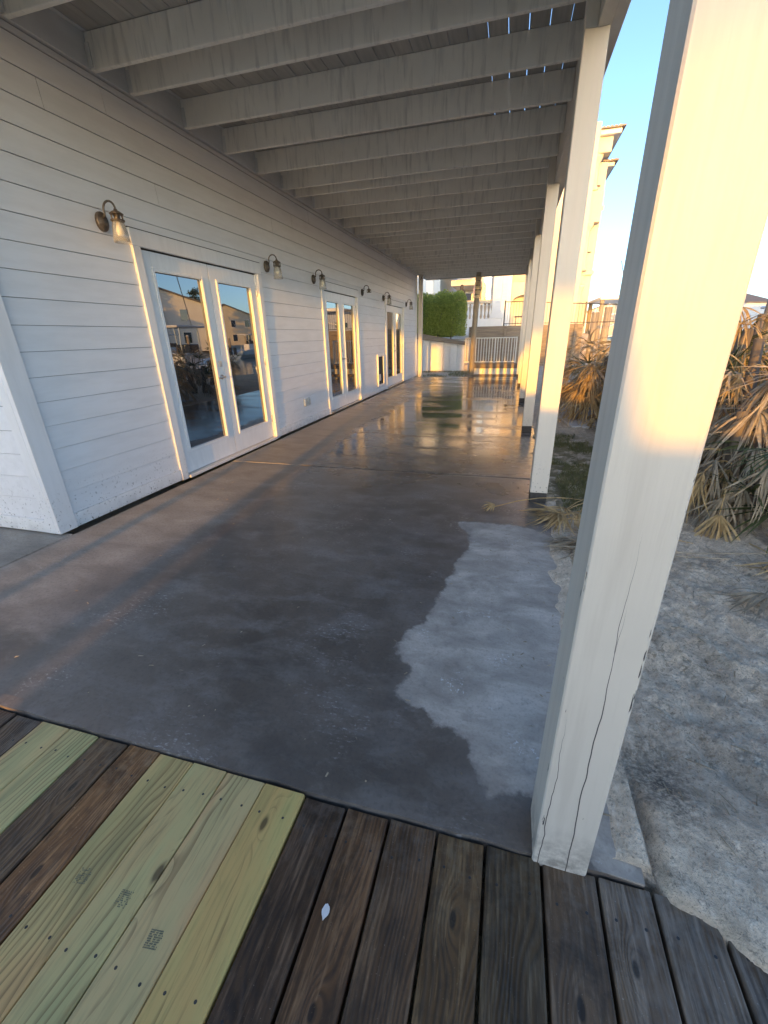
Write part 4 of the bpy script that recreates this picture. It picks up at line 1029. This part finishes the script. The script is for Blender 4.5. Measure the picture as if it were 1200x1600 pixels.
# ------------------------------------------------------------------ canal side: pilings, boats, houses across the water
def piling(x, y, zt, r, label):
    o = thing('piling', (x, y, -1.5), label, 'piling', 'wooden pilings along the canal')
    MB().tube([(x, y, -2.2), (x+.02, y, .5), (x+.03, y+.01, zt)], [r*1.05, r, r*.96], 12).build('shaft', M['pile'], o, True)
    MB().lathe([(r*1.05,-.02),(r*1.05,.01),(0.,.16)], (x+.03, y+.01, zt), 'z', 12).build('cap', M['far_white'], o, True)
piling(3.78, 24.4, 2.2, .16, 'wooden piling left of its twin beyond the golden palmetto')
piling(4.30, 24.2, 2.4, .17, 'wooden piling right of its twin beyond the golden palmetto')
piling(3.66, 8.1, 2.35, .13, 'grey piling at the right edge above the dead palmetto')
def boat(x, y, rz, L, label, ttop=True, z=-.95):
    T = thing('motor_boat', (x, y, z), label, 'boat', 'white motor boats on the canal')
    T.rotation_euler.z = rz; WORLD[T.name] = Matrix.Translation((x, y, z)) @ Matrix.Rotation(rz, 4, 'Z')
    def local(mb, name, mat, sm=False):
        W_ = WORLD[T.name]; mb.v = [tuple(W_ @ Vector(v)) for v in mb.v]; return mb.build(name, M[mat], T, sm)
    h = MB(); n = 9; rows = []
    for i in range(n):
        t = i/(n-1); xx = -L/2 + L*t; bw_ = L*.15*(1-max(0,(t-.45)/.55)**2.2)+.02; sh = .95 + .55*t*t
        rows.append([(xx, -bw_, sh), (xx, -bw_*.93, .45), (xx, -bw_*.6, -.05), (xx, 0, -.30+.5*max(0,t-.6)), (xx, bw_*.6, -.05), (xx, bw_*.93, .45), (xx, bw_, sh), (xx, bw_*.85, sh+.02), (xx, 0, sh-.02 if t > .5 else sh-.45), (xx, -bw_*.85, sh+.02)])
    vs = [v for r in rows for v in r]; m_ = 10
    fs = [(i*m_+k, i*m_+(k+1)%m_, (i+1)*m_+(k+1)%m_, (i+1)*m_+k) for i in range(n-1) for k in range(m_)] + [tuple(range(m_)), tuple((n-1)*m_+k for k in range(m_))]
    h.add(vs, fs); local(h, 'hull', 'boat_white')
    local(MB().cbox(-L*.08, L*.10, -.45, .45, .6, 1.75, .08), 'console', 'boat_white')
    local(MB().cbox(L*.02, L*.115, -.42, .42, 1.751, 2.15, .03), 'windshield', 'pane')
    if ttop:
        local(MB().cbox(-L*.16, L*.14, -.85, .85, 2.9, 3.0, .04), 'hardtop', 'boat_white')
        for a_ in (-L*.12, L*.09):
            for b_ in (-.6, .6): local(MB().tube([(a_, b_, .9), (a_*.9, b_*1.1, 2.9)], .03, 6), 'hardtop_leg', 'metal_nickel')
        for b_ in (-1, 1): local(MB().tube([(0, b_*.8, 2.95), (-L*.2, b_*1.5, 5.2)], .02, 5), 'outrigger', 'metal_nickel')
    for b_ in (-.35, .35): local(MB().cbox(-L/2-.45, -L/2+.02, b_-.17, b_+.17, .5, 1.4, .08), 'outboard_motor', 'black_metal')
    return T
boat(6.3, 25.2, 1.35, 8.0, 'white motor boat with hardtop beyond the twin pilings')
boat(9.4, 19.0, 1.5, 7.5, 'white motor boat moored closest behind the dead palmetto at the right')
boat(15.2, 44.0, 1.4, 9.0, 'larger white motor boat farther down the canal', True)
boat(27.5, 30.0, 1.6, 7.5, 'white motor boat at the far bank, left of the far dock', False)
boat(29.0, 40.5, 1.5, 8.5, 'white motor boat with hardtop in front of the far gabled house')
boat(29.0, 56.0, 1.5, 8.5, 'white motor boat at the far bank, right end')
lf_ = thing('boat_canopy', (6.3, 31.5, -1.), 'white boat lift canopy behind the twin pilings', 'canopy')
MB().cbox(4.75, 8.0, 29.5, 34., 3.0, 3.2, .05).build('roof', M['boat_white'], lf_)
for a_, b_ in ((4.9,29.7),(7.8,29.7),(4.9,33.7),(7.8,33.7)): MB().tube([(a_, b_, -2.), (a_, b_, 3.01)], .12, 10).build('leg', M['pile'], lf_)
for i in range(4): MB().tube([(4.9, 29.7, .3+i*.6), (7.8, 29.7, .9+i*.6)], .04, 6).build('brace', M['boat_white'], lf_)
def house(x, y, rz, w_, d_, h_, rise, label, wall='far_white', roof='shingle'):
    T = thing('far_house', (x, y, 0), label, 'house', 'houses across the canal')
    T.rotation_euler.z = rz; WORLD[T.name] = Matrix.Translation((x, y, 0)) @ Matrix.Rotation(rz, 4, 'Z')
    def local(mb, name, mat, par=T):
        W_ = WORLD[T.name]; mb.v = [tuple(W_ @ Vector(v)) for v in mb.v]; return mb.build(name, M[mat], par)
    local(MB().prism([(-w_/2,0.),(w_/2,0.),(w_/2,h_),(0,h_+rise),(-w_/2,h_)], -d_/2, d_/2, 'y'), 'wall', wall)
    ov = .5; sl = rise/(w_/2)
    for s in (-1, 1):
        local(MB().prism([(0,h_+rise+.02),(s*(w_/2+ov),h_-ov*sl+.02),(s*(w_/2+ov),h_-ov*sl+.22),(0,h_+rise+.22)], -d_/2-ov, d_/2+ov, 'y'), 'roof', roof)
    nwin = max(2, int(w_/3))
    for fl in range(2 if h_ > 5 else 1):
        for i in range(nwin):
            xc = -w_/2 + w_*(i+.5)/nwin; z = 1.1 + fl*2.9
            f_ = local(MB().cbox(xc-.55, xc+.55, -d_/2-.06, -d_/2+.01, z-.1, z+1.45, .02), 'window', 'far_white'); local(MB().box(xc-.45, xc+.45, -d_/2-.075, -d_/2-.061, z, z+1.35), 'pane', 'pane', T)
    return T
house(43, 57, -.62, 15, 12, 5.4, 2.6, 'pale gabled house across the canal, mirrored in the first door')
house(58, 92, -.75, 12, 12, 6.2, 2.2, 'second house farther along the opposite bank', 'stucco')
house(46, 36, -.55, 13, 11, 5.2, 2.4, 'house across the canal to the right of the gabled one', 'stucco_b')
house(48, 130, -.9, 16, 12, 6.5, 2.5, 'farthest house on the opposite bank')
house(14, 150, 0, 14, 12, 6.0, 2.5, 'distant house at the head of the canal', 'stucco_w', 'tile')
house(30, 170, 0, 16, 12, 7.0, 2.5, 'distant house right of the canal head', 'stucco')
for i in range(9): piling(31.6, 26+i*4.2, 1.3+.3*((i*7) % 3), .17, '%s wooden piling from the near end of the opposite canal bank' % ['first','second','third','fourth','fifth','sixth','seventh','eighth','ninth'][i])
def pine(x, y, h_, label, seed, crown=None, leaf=.28, mat='pine', z0=0.):
    R_ = random.Random(seed); T = thing('pine_tree', (x, y, z0), label, 'tree')
    MB().tube([(x,y,z0-.3),(x+.15,y,z0+h_*.35),(x-.1,y+.1,z0+h_*.7),(x+.05,y,z0+h_*.97)], [h_*.022,h_*.018,h_*.012,h_*.004], 9).build('trunk', M['bark'], T, True)
    lm = MB(); lv_ = MB()
    for k in range(26):
        t = .42 + .58*k/25; a = k*2.4; rr = h_*.27*(1.12-t)**.55*R_.uniform(.6,1.1)
        b = Vector((x, y, z0+h_*t)); tip = b + Vector((math.cos(a)*rr, math.sin(a)*rr, h_*.05*R_.uniform(-.3,1.2)))
        lm.tube([b, (b+tip)/2+Vector((0,0,.1)), tip], [h_*.006, h_*.004, h_*.002], 5)
        for j in range(70):
            q = b.lerp(tip, R_.uniform(.35,1.08)) + Vector((R_.gauss(0,1), R_.gauss(0,1), R_.gauss(0,.55)))*h_*.030
            n_ = Vector((R_.uniform(-1,1),R_.uniform(-1,1),R_.uniform(-.3,1))).normalized(); u = n_.orthogonal(); u.rotate(Matrix.Rotation(R_.uniform(0,6.28),3,n_)); u = u.normalized()*leaf*R_.uniform(.5,1.1); w2 = n_.cross(u).normalized()*leaf*.28
            lv_.add([q-u, q+w2, q+u, q-w2], [(0,1,2,3)])
    lm.build('limbs', M['bark'], T); stuff(lv_.build('crown', M[mat], T, fix=False))
pine(22.3, 96., 12.5, 'round dark pine far behind the boats, left of the nearest post', 2)
pine(40., 44., 9., 'dark pine between the houses across the canal', 3)
pine(52., 76., 10., 'dark pine behind the second far house', 4)
pine(33., 150., 13., 'distant pine at the end of the canal', 5)
